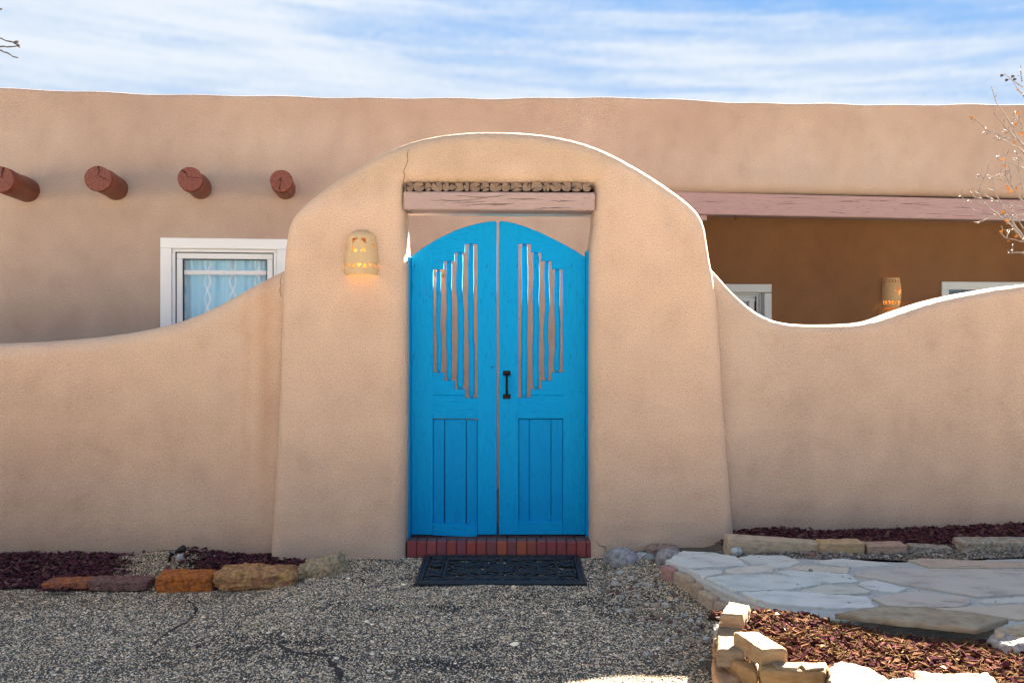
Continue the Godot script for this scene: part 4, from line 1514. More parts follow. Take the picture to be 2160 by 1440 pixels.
# ------------------------------------------------------------------ planter in front
func block(parent: Node, called: String, top: Array, y1: float, y0: float, c: Color, m: Material, jitter := 0.004) -> MeshInstance3D:
	var p := PackedVector2Array()
	for s in top:
		var w := on_level(s[0], s[1], y1)
		p.append(Vector2(w.x, -w.y))
	if Geometry2D.is_polygon_clockwise(p):
		p.reverse()
	var mid := Vector2.ZERO
	for q in p:
		mid += q / p.size()
	for i in p.size():
		p[i] -= mid
	var n1 := FastNoiseLite.new()
	n1.seed = int(top[0][0])
	n1.frequency = 14.0
	n1.fractal_octaves = 4
	var at := Vector3(mid.x, y1, mid.y)
	var lift := func(q: Vector3, out: Vector3) -> Vector3:
		var w := n1.get_noise_3dv(q + at)
		var layers := n1.get_noise_3dv(Vector3(q.x * 0.5, (q.y + at.y) * 5.0, q.z * 0.5 + 7.0)) if absf(out.y) < 0.5 else 0.0
		return q + out * (w * jitter * 1.6 + layers * jitter)
	var st := begin()
	st.set_smooth_group(0)
	var shade := func(q: Vector3) -> Color:
		var w := n1.get_noise_3dv(Vector3(q.x, q.y * 3.0, q.z) * 0.6 + at)
		return c.lerp(Color(c.r * 0.80, c.g * 0.74, c.b * 0.72), clampf(0.45 + w * 1.5, 0, 1))
	var edge := rough(p, 0.012, jitter * 0.5)
	var n := edge.size()
	var rings := []
	var tall := y1 - y0
	var rows := maxi(3, int(tall / 0.012))
	for k in rows + 1:
		var ring := PackedVector3Array()
		var yy := -tall + tall * k / rows
		for i in n:
			var o := (edge[i] - edge[(i + n - 2) % n]).orthogonal() + (edge[(i + 2) % n] - edge[i]).orthogonal()
			var out := -Vector3(o.x, 0, o.y).normalized()
			if Vector2(out.x, out.z).dot(edge[i]) < 0:
				out = -out
			var pull := 0.004 if k == rows else 0.0
			ring.append(lift.call(Vector3(edge[i].x, yy, edge[i].y) - out * pull, out))
		rings.append(ring)
	var add := func(a: Vector3, b: Vector3, d: Vector3) -> void:
		for q in [a, d, b]:
			st.set_color(shade.call(q))
			st.add_vertex(q)
	for k in rows:
		for i in n:
			var j := (i + 1) % n
			add.call(rings[k][j], rings[k][i], rings[k + 1][i])
			add.call(rings[k][j], rings[k + 1][i], rings[k + 1][j])
	# the top closes ring by ring towards the middle, so that it can be uneven
	var last: PackedVector3Array = rings[rows]
	var steps := 6
	for k in steps:
		var f0 := 1.0 - float(k) / steps
		var f1 := 1.0 - float(k + 1) / steps
		for i in n:
			var j := (i + 1) % n
			var q := []
			for e in [[i, f0], [j, f0], [j, f1], [i, f1]]:
				var v := last[e[0]] * Vector3(e[1], 1, e[1])
				if e[1] < 0.999:
					v = lift.call(Vector3(v.x, lerpf(0.0, v.y, e[1] * e[1] * e[1]), v.z), Vector3.UP)
				q.append(v)
			add.call(q[1], q[0], q[3])
			if f1 > 0.001:
				add.call(q[1], q[3], q[2])
	return put(called, done(st), m, parent, at)

func build_planter() -> void:
	var wall := thing("planter_wall", "low curved sandstone planter wall at the bottom right", "planter")
	var core := PackedVector2Array()
	for p in [[0.85, 4.00], [0.835, 3.80], [0.83, 3.60], [0.875, 3.47], [0.96, 3.41], [1.2, 3.36], [1.6, 3.29], [2.2, 3.19], [2.2, 3.28], [1.6, 3.38], [1.2, 3.45], [1.0, 3.50], [0.93, 3.60], [0.92, 3.80], [0.94, 4.00]]:
		core.append(Vector2(p[0] * 0.97, -p[1] * 0.97))
	var st := begin()
	st.set_color(Color(0.36, 0.345, 0.32))
	prism(st, rough(core, 0.04, 0.008), -0.1, 0.19, 0.012)
	put("mortar_core", done(st), M.mortar, wall)
	var tan_ := Color(0.44, 0.26, 0.11)
	var pale := Color(0.32, 0.235, 0.15)
	block(wall, "stone", [[1537, 1268], [1582, 1277], [1566, 1298], [1520, 1294]], 0.305, 0.255, pale, M.sandstone)
	block(wall, "stone", [[1518, 1309], [1560, 1312], [1566, 1318], [1562, 1338], [1512, 1336]], 0.253, 0.190, pale * 0.9, M.sandstone)
	block(wall, "stone", [[1513, 1330], [1560, 1322], [1572, 1345], [1570, 1374], [1513, 1370]], 0.250, 0.190, pale, M.sandstone)
	block(wall, "stone", [[1525, 1366], [1552, 1378], [1600, 1404], [1597, 1424], [1560, 1402], [1526, 1378]], 0.218, 0.135, tan_, M.sandstone)
	block(wall, "stone", [[1506, 1345], [1522, 1344], [1522, 1372], [1506, 1370]], 0.195, 0.140, tan_ * 0.85, M.sandstone)
	block(wall, "stone", [[1502, 1385], [1530, 1378], [1570, 1430], [1550, 1460], [1510, 1430]], 0.165, 0.085, Color(0.50, 0.29, 0.16), M.sandstone)
	block(wall, "stone", [[1504, 1415], [1530, 1430], [1540, 1480], [1510, 1470]], 0.090, -0.010, tan_ * 0.8, M.sandstone)
	block(wall, "stone", [[1563, 1440], [1600, 1462], [1640, 1500], [1600, 1520], [1556, 1470]], 0.125, 0.020, tan_ * 0.9, M.sandstone)
	block(wall, "stone", [[1602, 1400], [1640, 1396], [1742, 1396], [1750, 1406], [1742, 1416], [1606, 1416]], 0.245, 0.125, tan_, M.sandstone)
	block(wall, "stone", [[1625, 1394], [1660, 1396], [1690, 1400], [1680, 1409], [1640, 1406]], 0.256, 0.246, pale, M.sandstone, 0.005)
	block(wall, "stone", [[1685, 1396], [1735, 1397], [1740, 1406], [1700, 1412]], 0.254, 0.246, pale * 0.95, M.sandstone, 0.005)
	block(wall, "stone", [[1600, 1462], [1660, 1452], [1760, 1455], [1770, 1500], [1610, 1510]], 0.120, 0.000, tan_, M.sandstone)
	block(wall, "stone", [[1748, 1408], [1775, 1393], [1830, 1406], [1880, 1432], [1890, 1452], [1750, 1452]], 0.245, 0.140, Color(0.22, 0.175, 0.125), M.sandstone, 0.007)
	block(wall, "stone", [[1926, 1416], [1975, 1420], [2085, 1418], [2100, 1432], [2108, 1460], [1930, 1460]], 0.235, 0.130, Color(0.22, 0.16, 0.11), M.sandstone, 0.007)
	block(wall, "stone", [[2115, 1445], [2180, 1440], [2260, 1450], [2260, 1490], [2120, 1490]], 0.230, 0.130, tan_, M.sandstone)
	var loose := block(self, "loose_block", [[1547, 1332], [1601, 1332], [1661, 1369], [1607, 1371]], 0.298, 0.240, Color(0.38, 0.25, 0.13), M.sandstone, 0.003)
	tag(loose, "loose rectangular sandstone block lying on the planter wall", "stone")
	# slabs and a rock along the back of the bed
	var slab := block(self, "sandstone_slab", [[1763, 1294], [1815, 1283], [1862, 1277.5], [1940, 1279], [2050, 1290], [2130, 1303], [2098, 1313], [2060, 1325]], 0.182, 0.158, Color(0.42, 0.33, 0.22), M.sandstone, 0.004)
	tag(slab, "broad thin pale sandstone slab laid over the patio edge", "stone slab")
	var slab2 := block(self, "sandstone_slab", [[2099, 1326], [2160, 1314], [2280, 1306], [2300, 1330], [2170, 1338], [2100, 1338]], 0.190, 0.162, Color(0.52, 0.40, 0.27), M.sandstone, 0.003)
	tag(slab2, "smaller tan slab beside the broad slab at the patio edge", "stone slab")
	var rk := put("rock", rock(Vector3(0.26, 0.17, 0.16), 4.0, 0.02, 9.0, 64, Color(0.42, 0.36, 0.33), Color(0.36, 0.33, 0.31), 11), M.stone, self, Vector3(2.01, 0.10, -3.75))
	rk.rotation.y = 0.4
	tag(rk, "rough grey rock at the back right corner of the planter bed", "rock")

# ------------------------------------------------------------------ planted beds and mulch
func chip_mesh(long: float, wide: float, thick: float, sd: int) -> ArrayMesh:
	rng.seed = sd
	var p := PackedVector2Array([Vector2(-0.5, -0.25), Vector2(-0.2, -0.5), Vector2(0.3, -0.42), Vector2(0.5, 0.05), Vector2(0.32, 0.45), Vector2(-0.25, 0.5)])
	for i in p.size():
		p[i] = (p[i] + Vector2(rng.randf_range(-0.12, 0.12), rng.randf_range(-0.12, 0.12))) * Vector2(long, wide)
	var st := begin()
	prism(st, p, -thick / 2, thick / 2, 0.0)
	return done(st)

func scatter(parent: Node, called: String, mesh: Mesh, m: Material, xforms: Array, colors: Array) -> void:
	var mm := MultiMesh.new()
	mm.transform_format = MultiMesh.TRANSFORM_3D
	mm.use_colors = true
	mm.mesh = mesh
	mm.instance_count = xforms.size()
	for i in xforms.size():
		mm.set_instance_transform(i, xforms[i])
		mm.set_instance_color(i, colors[i])
	var o := MultiMeshInstance3D.new()
	o.multimesh = mm
	o.material_override = m
	o.name = called
	parent.add_child(o, true)
	_number(o, called)
	o.set_meta("kind", "stuff")

func lay(x: float, y: float, d: float, tilt: float, s: float) -> Transform3D:
	var b := Basis(Vector3.UP, rng.randf() * TAU) * Basis(Vector3.RIGHT, rng.randfn() * tilt) * Basis(Vector3.BACK, rng.randfn() * tilt)
	return Transform3D(b.scaled(Vector3.ONE * s), Vector3(x, y, -d))

# A bed: soil under mulch. inside(x, d) says where, height(x, d) how high; count chips are thrown over [x0, x1] x [d0, d1].
func bed(called: String, label: String, x0: float, x1: float, d0: float, d1: float, inside: Callable, height: Callable, count: int, palette: Array, straw: int) -> void:
	var st := begin()
	st.set_smooth_group(0)
	var nx := int((x1 - x0) / 0.04)
	var nd := int((d1 - d0) / 0.04)
	var P := func(i: int, j: int) -> Vector3:
		var x := lerpf(x0, x1, float(i) / nx)
		var d := lerpf(d0, d1, float(j) / nd)
		return Vector3(x, height.call(x, d) - 0.008, -d)
	for i in nx:
		for j in nd:
			var c := Vector2(lerpf(x0, x1, (i + 0.5) / nx), lerpf(d0, d1, (j + 0.5) / nd))
			if inside.call(c.x, c.y) < -0.5:
				continue
			st.set_color(Color(0.035, 0.022, 0.022) if inside.call(c.x, c.y) > 0.3 else Color(0.20, 0.16, 0.115))
			quad(st, P.call(i, j), P.call(i + 1, j), P.call(i + 1, j + 1), P.call(i, j + 1))
	var root := put(called, done(st), M.dirt)
	root.set_meta("kind", "stuff")
	tag(root, label, "mulch")
	var shapes := [[0.045, 0.013, 0.006], [0.03, 0.016, 0.006], [0.062, 0.010, 0.005], [0.022, 0.012, 0.005]]
	for k in shapes.size():
		var mesh := chip_mesh(shapes[k][0], shapes[k][1], shapes[k][2], 900 + k)
		rng.seed = 5000 + k + count
		var xf := []
		var cl := []
		var tries := 0
		while xf.size() < count / 4 and tries < count * 4:
			tries += 1
			var x := rng.randf_range(x0, x1)
			var d := rng.randf_range(d0, d1)
			if rng.randf() > inside.call(x, d):
				continue
			xf.append(lay(x, height.call(x, d) + rng.randf_range(-0.006, 0.012), d, 0.32, rng.randf_range(0.6, 1.25)))
			var c: Color = palette[rng.randi() % palette.size()]
			cl.append(c * rng.randf_range(0.55, 1.35))
		scatter(root, "mulch_chips", mesh, M.chip, xf, cl)
	if straw > 0:
		var mesh2 := chip_mesh(0.045, 0.0035, 0.003, 950)
		rng.seed = 6000
		var xf := []
		var cl := []
		while xf.size() < straw:
			var x := rng.randf_range(x0, x1)
			var d := rng.randf_range(d0, d1)
			if rng.randf() > inside.call(x, d):
				continue
			xf.append(lay(x, height.call(x, d) + rng.randf_range(0.0, 0.016), d, 0.3, rng.randf_range(0.5, 1.3)))
			cl.append(Color(0.15, 0.088, 0.042) * rng.randf_range(0.6, 1.25))
		scatter(root, "shredded_bark", mesh2, M.chip, xf, cl)

func build_beds() -> void:
	var plum := [Color(0.105, 0.034, 0.042), Color(0.085, 0.026, 0.036), Color(0.135, 0.05, 0.05), Color(0.05, 0.02, 0.022), Color(0.14, 0.075, 0.06), Color(0.075, 0.03, 0.038)]
	var rust := [Color(0.068, 0.024, 0.019), Color(0.087, 0.033, 0.021), Color(0.051, 0.017, 0.021), Color(0.105, 0.050, 0.027), Color(0.057, 0.018, 0.024)]
	var lh := func(x: float, d: float) -> float:
		var t := clampf((d - 5.18) / 0.5, 0, 1)
		return -0.055 + 0.055 * t + na.get_noise_2d(x * 2.5, d * 2.5) * 0.018 + 0.035 * exp(-pow((x + 2.05) / 0.25, 2)) * t
	var li := func(x: float, d: float) -> float:
		if x > -1.20 - 0.25 * clampf((5.5 - d) / 0.3, 0, 1) or d < 5.17 + 0.03 * nb.get_noise_1d(x * 5) + (0.04 if x < -2.6 else 0.0):
			return -1.0 if x > -1.15 or d < 5.12 else 0.0
		var bare := exp(-pow((x + 2.06 - 0.25 * (5.45 - d)) / 0.24, 4))
		return 1.0 - bare
	bed("mulch_bed", "plum coloured bark mulch along the foot of the left wall", -3.5, -1.1, 5.08, 5.80, li, lh, 5200, plum, 0)
	var rh := func(x: float, d: float) -> float:
		var t := clampf((d - 5.36) / 0.4, 0, 1)
		return 0.112 + 0.032 * t + smoothstep(2.2, 3.2, x) * 0.03 + na.get_noise_2d(x * 2.0, d * 2.0) * 0.018 - 0.06 * smoothstep(1.35, 1.05, x)
	var ri := func(x: float, d: float) -> float:
		if x < 1.02 or d < 5.2:
			return -1.0
		return smoothstep(5.43, 5.50, d + 0.04 * nb.get_noise_1d(x * 4.0)) * smoothstep(1.20, 1.38, x)
	bed("mulch_bed", "plum coloured bark mulch along the foot of the right wall", 0.95, 4.2, 5.2, 5.80, ri, rh, 5200, plum, 0)
	var ph := func(x: float, d: float) -> float:
		return 0.195 - 0.05 * smoothstep(1.07, 1.84, x) - 0.045 * smoothstep(3.64, 3.98, d) * smoothstep(1.21, 1.65, x) - 0.07 * smoothstep(3.98, 4.17, d) + na.get_noise_2d(x * 3.0, d * 3.0) * 0.016
	var pi_ := func(x: float, d: float) -> float:
		var back := 4.17 - 0.25 * smoothstep(0.92, 1.45, x) - 0.1 * smoothstep(1.5, 2.2, x)
		var frontd := 3.30 - 0.07 * (x - 1.0)
		if x < 0.87 or d > back or d < frontd or (x < 0.97 and d < 3.44):
			return -1.0
		return 1.0
	bed("mulch_bed", "sunlit rust brown shredded mulch inside the planter", 0.82, 2.6, 3.1, 4.3, pi_, ph, 5600, rust, 3600)
	# fallen leaves on the planter's mulch
	rng.seed = 333
	for k in 7:
		var s: Array = [[1592, 1297], [1640, 1301], [1660, 1336], [1735, 1371], [1620, 1290], [1580, 1318], [1990, 1392]][k]
		var w := on_level(s[0], s[1], 0.20)
		var lf := put("fallen_leaf", leaf_mesh(0.026), M.autumn_leaf, self, Vector3(w.x, ph.call(w.x, w.y) + 0.014, -w.y))
		lf.rotation = Vector3(rng.randf_range(-0.4, 0.4), rng.randf() * TAU, rng.randf_range(-0.4, 0.4))
		tag(lf, ["orange leaf on the mulch close by the topmost planter block", "orange leaf on the mulch in front of the patio corner", "bright orange leaf on the mulch behind the loose block", "yellow leaf beside the long chip in the middle of the mulch", "orange leaf tucked under the patio edge behind the planter", "orange leaf lying against the planter wall", "yellow leaf far along the mulch near the grey rock"][k], "leaf", "leaves fallen on the planter mulch")

func leaf_mesh(s: float) -> ArrayMesh:
	var st := begin()
	st.set_smooth_group(0)
	var n := 6
	for k in n:
		var a := float(k) / n
		var b := float(k + 1) / n
		var wa := sin(PI * pow(a, 0.8)) * s * 0.36
		var wb2 := sin(PI * pow(b, 0.8)) * s * 0.36
		var ya := 0.12 * s * sin(a * PI)
		var yb := 0.12 * s * sin(b * PI)
		quad(st, Vector3((a - 0.5) * s, ya, 0), Vector3((b - 0.5) * s, yb, 0), Vector3((b - 0.5) * s, yb + wb2 * 0.4, -wb2), Vector3((a - 0.5) * s, ya + wa * 0.4, -wa))
		quad(st, Vector3((a - 0.5) * s, ya + wa * 0.4, wa), Vector3((b - 0.5) * s, yb + wb2 * 0.4, wb2), Vector3((b - 0.5) * s, yb, 0), Vector3((a - 0.5) * s, ya, 0))
	return done(st)

# ------------------------------------------------------------------ loose stones
func stone_at(called: String, label: String, cat: String, group: String, x0: float, x1: float, y0: float, y1: float, d: float, deep: float, k: float, amp_: float, freq: float, sd: int, ca: Color, cb: Color, tilt := 0.0, m: Material = null, sink := 0.2) -> void:
	var a := V(x0, y1, d)
	var b := V(x1, y0, d)
	var amp := amp_ * (1.5 if d < 5.35 and cat == "stone" else 1.0)
	var size := Vector3(b.x - a.x, (b.y - a.y) / (1.0 - sink), deep)
	var o := put(called, rock(size, k, amp, freq, sd, ca, cb, 18), m if m else M.stone, self, Vector3((a.x + b.x) / 2, b.y - size.y / 2, -d - deep * 0.35))
	o.rotation.z = tilt
	tag(o, label, cat, group)

func build_stones() -> void:
	var g1 := "stones edging the left bed"
	stone_at("edging_stone", "flat orange edging stone at the left end of the left bed", "stone", g1, 88, 188, 1227, 1239, 5.20, 0.13, 8, 0.006, 14, 1, Color(0.52, 0.15, 0.045), Color(0.26, 0.10, 0.07), 0.03)
	stone_at("edging_stone", "flat purplish layered stone between two orange edging stones", "stone", g1, 184, 312, 1224, 1241, 5.19, 0.13, 8, 0.008, 16, 2, Color(0.20, 0.085, 0.075), Color(0.27, 0.15, 0.12), 0.0)
	stone_at("edging_stone", "blocky bright orange edging stone left of the ochre boulder", "stone", g1, 328, 446, 1213, 1243, 5.18, 0.16, 10, 0.008, 12, 3, Color(0.60, 0.17, 0.03), Color(0.42, 0.13, 0.04))
	stone_at("edging_stone", "large rounded ochre boulder edging the left bed", "stone", g1, 448, 620, 1203, 1244, 5.17, 0.22, 3.6, 0.022, 11, 4, Color(0.58, 0.32, 0.12), Color(0.42, 0.19, 0.10), 0.0, null, 0.12)
	stone_at("edging_stone", "rough tan boulder leaning at the right end of the left bed", "stone", g1, 616, 726, 1187, 1230, 5.30, 0.22, 3.2, 0.024, 11, 5, Color(0.55, 0.42, 0.26), Color(0.40, 0.28, 0.16), 0.30, null, 0.25)
	var g2 := "stones edging the right bed"
	stone_at("edging_stone", "long cream limestone edging stone nearest the arch", "stone", g2, 1533, 1729, 1138, 1172, 5.37, 0.10, 22, 0.0042, 10, 11, Color(0.60, 0.45, 0.30), Color(0.50, 0.37, 0.25), -0.07, M.sandstone, 0.25)
	stone_at("edging_stone", "banded gold edging stone right of the long cream one", "stone", g2, 1730, 1823, 1143, 1174, 5.34, 0.10, 22, 0.0048, 14, 12, Color(0.60, 0.39, 0.19), Color(0.48, 0.32, 0.19), 0.0, M.sandstone, 0.15)
	stone_at("edging_stone", "reddish brown edging stone in the middle of the right bed", "stone", g2, 1830, 1913, 1149, 1174, 5.34, 0.11, 22, 0.0036, 14, 13, Color(0.46, 0.26, 0.18), Color(0.44, 0.31, 0.22), 0.02, M.sandstone, 0.15)
	stone_at("edging_stone", "half buried flat grey stone between the reddish and the far right ones", "stone", g2, 1922, 2010, 1153, 1168, 5.37, 0.09, 22, 0.0048, 14, 14, Color(0.44, 0.38, 0.30), Color(0.36, 0.30, 0.22), -0.05, null, 0.3)
	stone_at("edging_stone", "grey rough edging stone farthest right by the mulch", "stone", g2, 2027, 2190, 1141, 1167, 5.37, 0.13, 22, 0.0072, 12, 15, Color(0.48, 0.42, 0.33), Color(0.42, 0.32, 0.22), 0.0, null, 0.2)
	var g3 := "river rocks right of the threshold"
	stone_at("river_rock", "grey rock tucked behind the largest river rock by the threshold", "rock", g3, 1274, 1320, 1164, 1196, 5.47, 0.12, 2.3, 0.004, 8, 21, Color(0.36, 0.34, 0.33), Color(0.31, 0.28, 0.26))
	stone_at("river_rock", "largest smooth grey river rock right of the threshold", "rock", g3, 1286, 1350, 1161, 1204, 5.38, 0.15, 2.3, 0.006, 8, 22, Color(0.42, 0.40, 0.40), Color(0.37, 0.34, 0.33), -0.35)
	stone_at("river_rock", "small whitish river rock right of the largest one", "rock", g3, 1336, 1374, 1167, 1193, 5.45, 0.09, 2.2, 0.004, 10, 23, Color(0.52, 0.54, 0.53), Color(0.44, 0.43, 0.41), 0.15)
	stone_at("river_rock", "small greenish grey river rock beside the patio corner", "rock", g3, 1356, 1386, 1171, 1200, 5.40, 0.09, 2.4, 0.006, 10, 24, Color(0.27, 0.29, 0.27), Color(0.34, 0.35, 0.33), -0.2)
	stone_at("river_rock", "tall rounded pinkish rock at the patio corner", "rock", g3, 1386, 1446, 1163, 1216, 5.24, 0.13, 3.0, 0.006, 9, 25, Color(0.42, 0.36, 0.34), Color(0.36, 0.32, 0.30))
	stone_at("flat_rock", "flat pinkish rock against the foot of the arch", "rock", g3, 1366, 1436, 1152, 1178, 5.52, 0.11, 4.0, 0.008, 10, 26, Color(0.34, 0.22, 0.185), Color(0.38, 0.27, 0.22), -0.04)
	stone_at("white_stone", "small white stone on the dirt behind the patio", "rock", "", 1543, 1566, 1156, 1170, 5.22, 0.05, 2.6, 0.006, 16, 31, Color(0.56, 0.57, 0.55), Color(0.5, 0.5, 0.48))
	stone_at("red_stone", "small red stone under the long cream edging stone", "rock", "", 1708, 1726, 1166, 1177, 5.24, 0.04, 4, 0.004, 16, 32, Color(0.30, 0.16, 0.13), Color(0.25, 0.13, 0.11))
	stone_at("white_stone", "small pale stone beside the fallen garden spotlight", "rock", "", 371, 384, 1170, 1182, 5.45, 0.04, 2.6, 0.004, 16, 33, Color(0.50, 0.48, 0.45), Color(0.42, 0.4, 0.38))
	stone_at("dark_chip", "dark red bark chip lying on the driveway near the patio", "bark chip", "", 1357, 1389, 1306, 1316, 4.50, 0.03, 4, 0.003, 20, 34, Color(0.085, 0.035, 0.035), Color(0.06, 0.03, 0.03))

# ------------------------------------------------------------------ doormat
func build_doormat() -> void:
	var x0 := -0.525
	var x1 := 0.403
	var d0 := 5.075
	var d1 := 5.665
	var mat_ := thing("doormat", "black rubber scrollwork doormat on the gravel before the gate", "doormat", Vector3((x0 + x1) / 2, 0.006, -(d0 + d1) / 2))
	var hx := (x1 - x0) / 2
	var hz := (d1 - d0) / 2
	var st := begin()
	st.set_smooth_group(-1)
	# bevelled rim: low outside, high inside
	var ring := [[hx, hz, -0.004], [hx, hz, 0.006], [hx - 0.028, hz - 0.024, 0.016], [hx - 0.040, hz - 0.035, 0.015], [hx - 0.043, hz - 0.038, -0.002]]
	for k in ring.size() - 1:
		var a: Array = ring[k]
		var b: Array = ring[k + 1]
		var ca := [Vector3(-a[0], a[2], a[1]), Vector3(a[0], a[2], a[1]), Vector3(a[0], a[2], -a[1]), Vector3(-a[0], a[2], -a[1])]
		var cb := [Vector3(-b[0], b[2], b[1]), Vector3(b[0], b[2], b[1]), Vector3(b[0], b[2], -b[1]), Vector3(-b[0], b[2], -b[1])]
		for m in 4:
			quad(st, ca[m], ca[(m + 1) % 4], cb[(m + 1) % 4], cb[m])
	put("rim", done(st), M.rubber, mat_)
	st = begin()
	for s in [-1, 1]:
		cbox(st, Vector3(s * (hx - 0.150), 0.009, 0), Vector3(0.014, 0.016, 2 * hz - 0.19), 0.004)
		cbox(st, Vector3(0, 0.009, s * (hz - 0.105)), Vector3(2 * hx - 0.31, 0.014, 0.012), 0.004)
		cbox(st, Vector3(s * (hx - 0.018), 0.014, 0), Vector3(0.008, 0.008, 2 * hz - 0.05), 0.002)
	put("panel_bar", done(st), M.rubber, mat_)
	var arc := func(s2: SurfaceTool, cx: float, cz: float, rx: float, rz: float, a0: float, a1: float, curl: float, w: float) -> void:
		var pts := PackedVector3Array()
		var rr := PackedFloat32Array()
		var n := maxi(6, int(absf(a1 - a0) * 4.5))
		for i in n + 1:
			var t := float(i) / n
			var a := lerpf(a0, a1, t)
			var sh := 1.0 - curl * t
			pts.append(Vector3(cx + cos(a) * rx * sh, 0.009, cz + sin(a) * rz * sh))
			rr.append(w)
		tube(s2, pts, rr, 6, 0.9)
	st = begin()
	for s in [-1, 1]:
		# half rings along the front and back
		for k in 9:
			var cx := -hx + 0.10 + k * (2 * hx - 0.20) / 8.0
			arc.call(st, cx, s * (hz - 0.052), 0.047, 0.040, PI if s > 0 else 0.0, TAU if s > 0 else PI, 0.0, 0.0075)
			arc.call(st, cx, s * (hz - 0.05), 0.018, 0.016, 0.0, TAU, 0.0, 0.006)
	put("border_scroll", done(st), M.rubber, mat_)
	st = begin()
	for s in [-1, 1]:
		for t in [-1, 1]:
			arc.call(st, s * (hx - 0.093), t * 0.095, 0.044, 0.06, -PI / 2, PI * 1.3, 0.3, 0.0085)
			arc.call(st, s * (hx - 0.093), t * 0.095, 0.018, 0.024, 0, TAU, 0, 0.0075)
			arc.call(st, s * (hx - 0.093), t * 0.035, 0.040, 0.03, 0, PI * t, 0, 0.0075)
			arc.call(st, s * (hx - 0.093), t * 0.172, 0.042, 0.028, 0, -PI * t, 0, 0.0075)
	put("side_scroll", done(st), M.rubber, mat_)
	st = begin()
	arc.call(st, 0, 0, 0.095, 0.075, 0, TAU, 0, 0.008)
	arc.call(st, 0, 0, 0.030, 0.024, 0, TAU, 0, 0.008)
	for k in 8:
		var a := TAU * k / 8.0
		arc.call(st, cos(a) * 0.060, sin(a) * 0.048, 0.016, 0.013, a + 0.6, a + TAU - 0.6, 0, 0.006)
	for s in [-1, 1]:
		cbox(st, Vector3(0, 0.009, s * 0.135), Vector3(0.016, 0.014, 0.12), 0.004)
		for k in 3:
			cbox(st, Vector3(0, 0.014, s * (0.085 + 0.05 * k)), Vector3(0.03, 0.012, 0.02), 0.005)
	put("medallion", done(st), M.rubber, mat_)
	st = begin()
	for s in [-1, 1]:
		for t in [-1, 1]:
			for c in [[0.15, 0.045, 0.045, 0.036, 0.2, 5.2, 0.45], [0.24, 0.10, 0.05, 0.042, 2.8, 8.0, 0.45], [0.15, 0.125, 0.045, 0.038, 3.4, 8.2, 0.4], [0.075, 0.135, 0.05, 0.036, 0.3, 4.6, 0.3], [0.245, 0.025, 0.042, 0.034, 1.0, 6.0, 0.35], [0.285, 0.075, 0.03, 0.04, -1.5, 3.0, 0.3], [0.20, 0.075, 0.04, 0.03, 0.0, 6.28, 0.0], [0.11, 0.085, 0.035, 0.03, 0.5, 5.5, 0.35]]:
				var pts := PackedVector3Array()
				var rr := PackedFloat32Array()
				for i in 19:
					var k := i / 18.0
					var a := lerpf(c[4], c[5], k)
					var sh: float = 1.0 - c[6] * k
					pts.append(Vector3(s * (c[0] + cos(a) * c[2] * sh), 0.009, t * (c[1] + sin(a) * c[3] * sh)))
					rr.append(0.0078)
				tube(st, pts, rr, 6, 0.9)
			cbox(st, Vector3(s * 0.2, 0.006, t * 0.02), Vector3(0.26, 0.008, 0.011), 0.003, Basis(Vector3.UP, s * t * 0.25))
			cbox(st, Vector3(s * 0.19, 0.006, t * 0.10), Vector3(0.24, 0.008, 0.011), 0.003, Basis(Vector3.UP, -s * t * 0.35))
	put("scrollwork", done(st), M.rubber, mat_)

# ------------------------------------------------------------------ small garden spotlight
func build_spotlight() -> void:
	var a := V(362, 1169, 5.55)
	var b := V(392, 1154, 5.52)
	var dir := (b - a).normalized()
	var root := thing("garden_spotlight", "small black garden spotlight tipped over in the left bed", "spotlight", a)
	var st := begin()
	tube(st, PackedVector3Array([dir * -0.01, dir * 0.05, dir * 0.055]), PackedFloat32Array([0.011, 0.011, 0.014]), 12)
	put("body", done(st), M.black_plastic, root)
	st = begin()
	tube(st, PackedVector3Array([dir * 0.052, dir * 0.058, dir * 0.092, dir * 0.096]), PackedFloat32Array([0.014, 0.019, 0.021, 0.019]), 16)
	put("head", done(st), M.black_plastic, root)
	st = begin()
	tube(st, PackedVector3Array([dir * 0.022, dir * 0.030]), PackedFloat32Array([0.0117, 0.0117]), 12)
	put("band", done(st), M.lens_grey, root)
	st = begin()
	tube(st, PackedVector3Array([dir * 0.005, Vector3(-0.012, -0.01, 0.004), Vector3(-0.018, -0.045, 0.006)]), PackedFloat32Array([0.007, 0.007, 0.005]), 8)
	put("stake", done(st), M.black_plastic, root)
	st = begin()
	tube(st, PackedVector3Array([Vector3(-0.012, 0.012, 0.0), Vector3(-0.004, 0.0, 0.006)]), PackedFloat32Array([0.005, 0.006]), 8)
	put("knob", done(st), M.black_plastic, root)

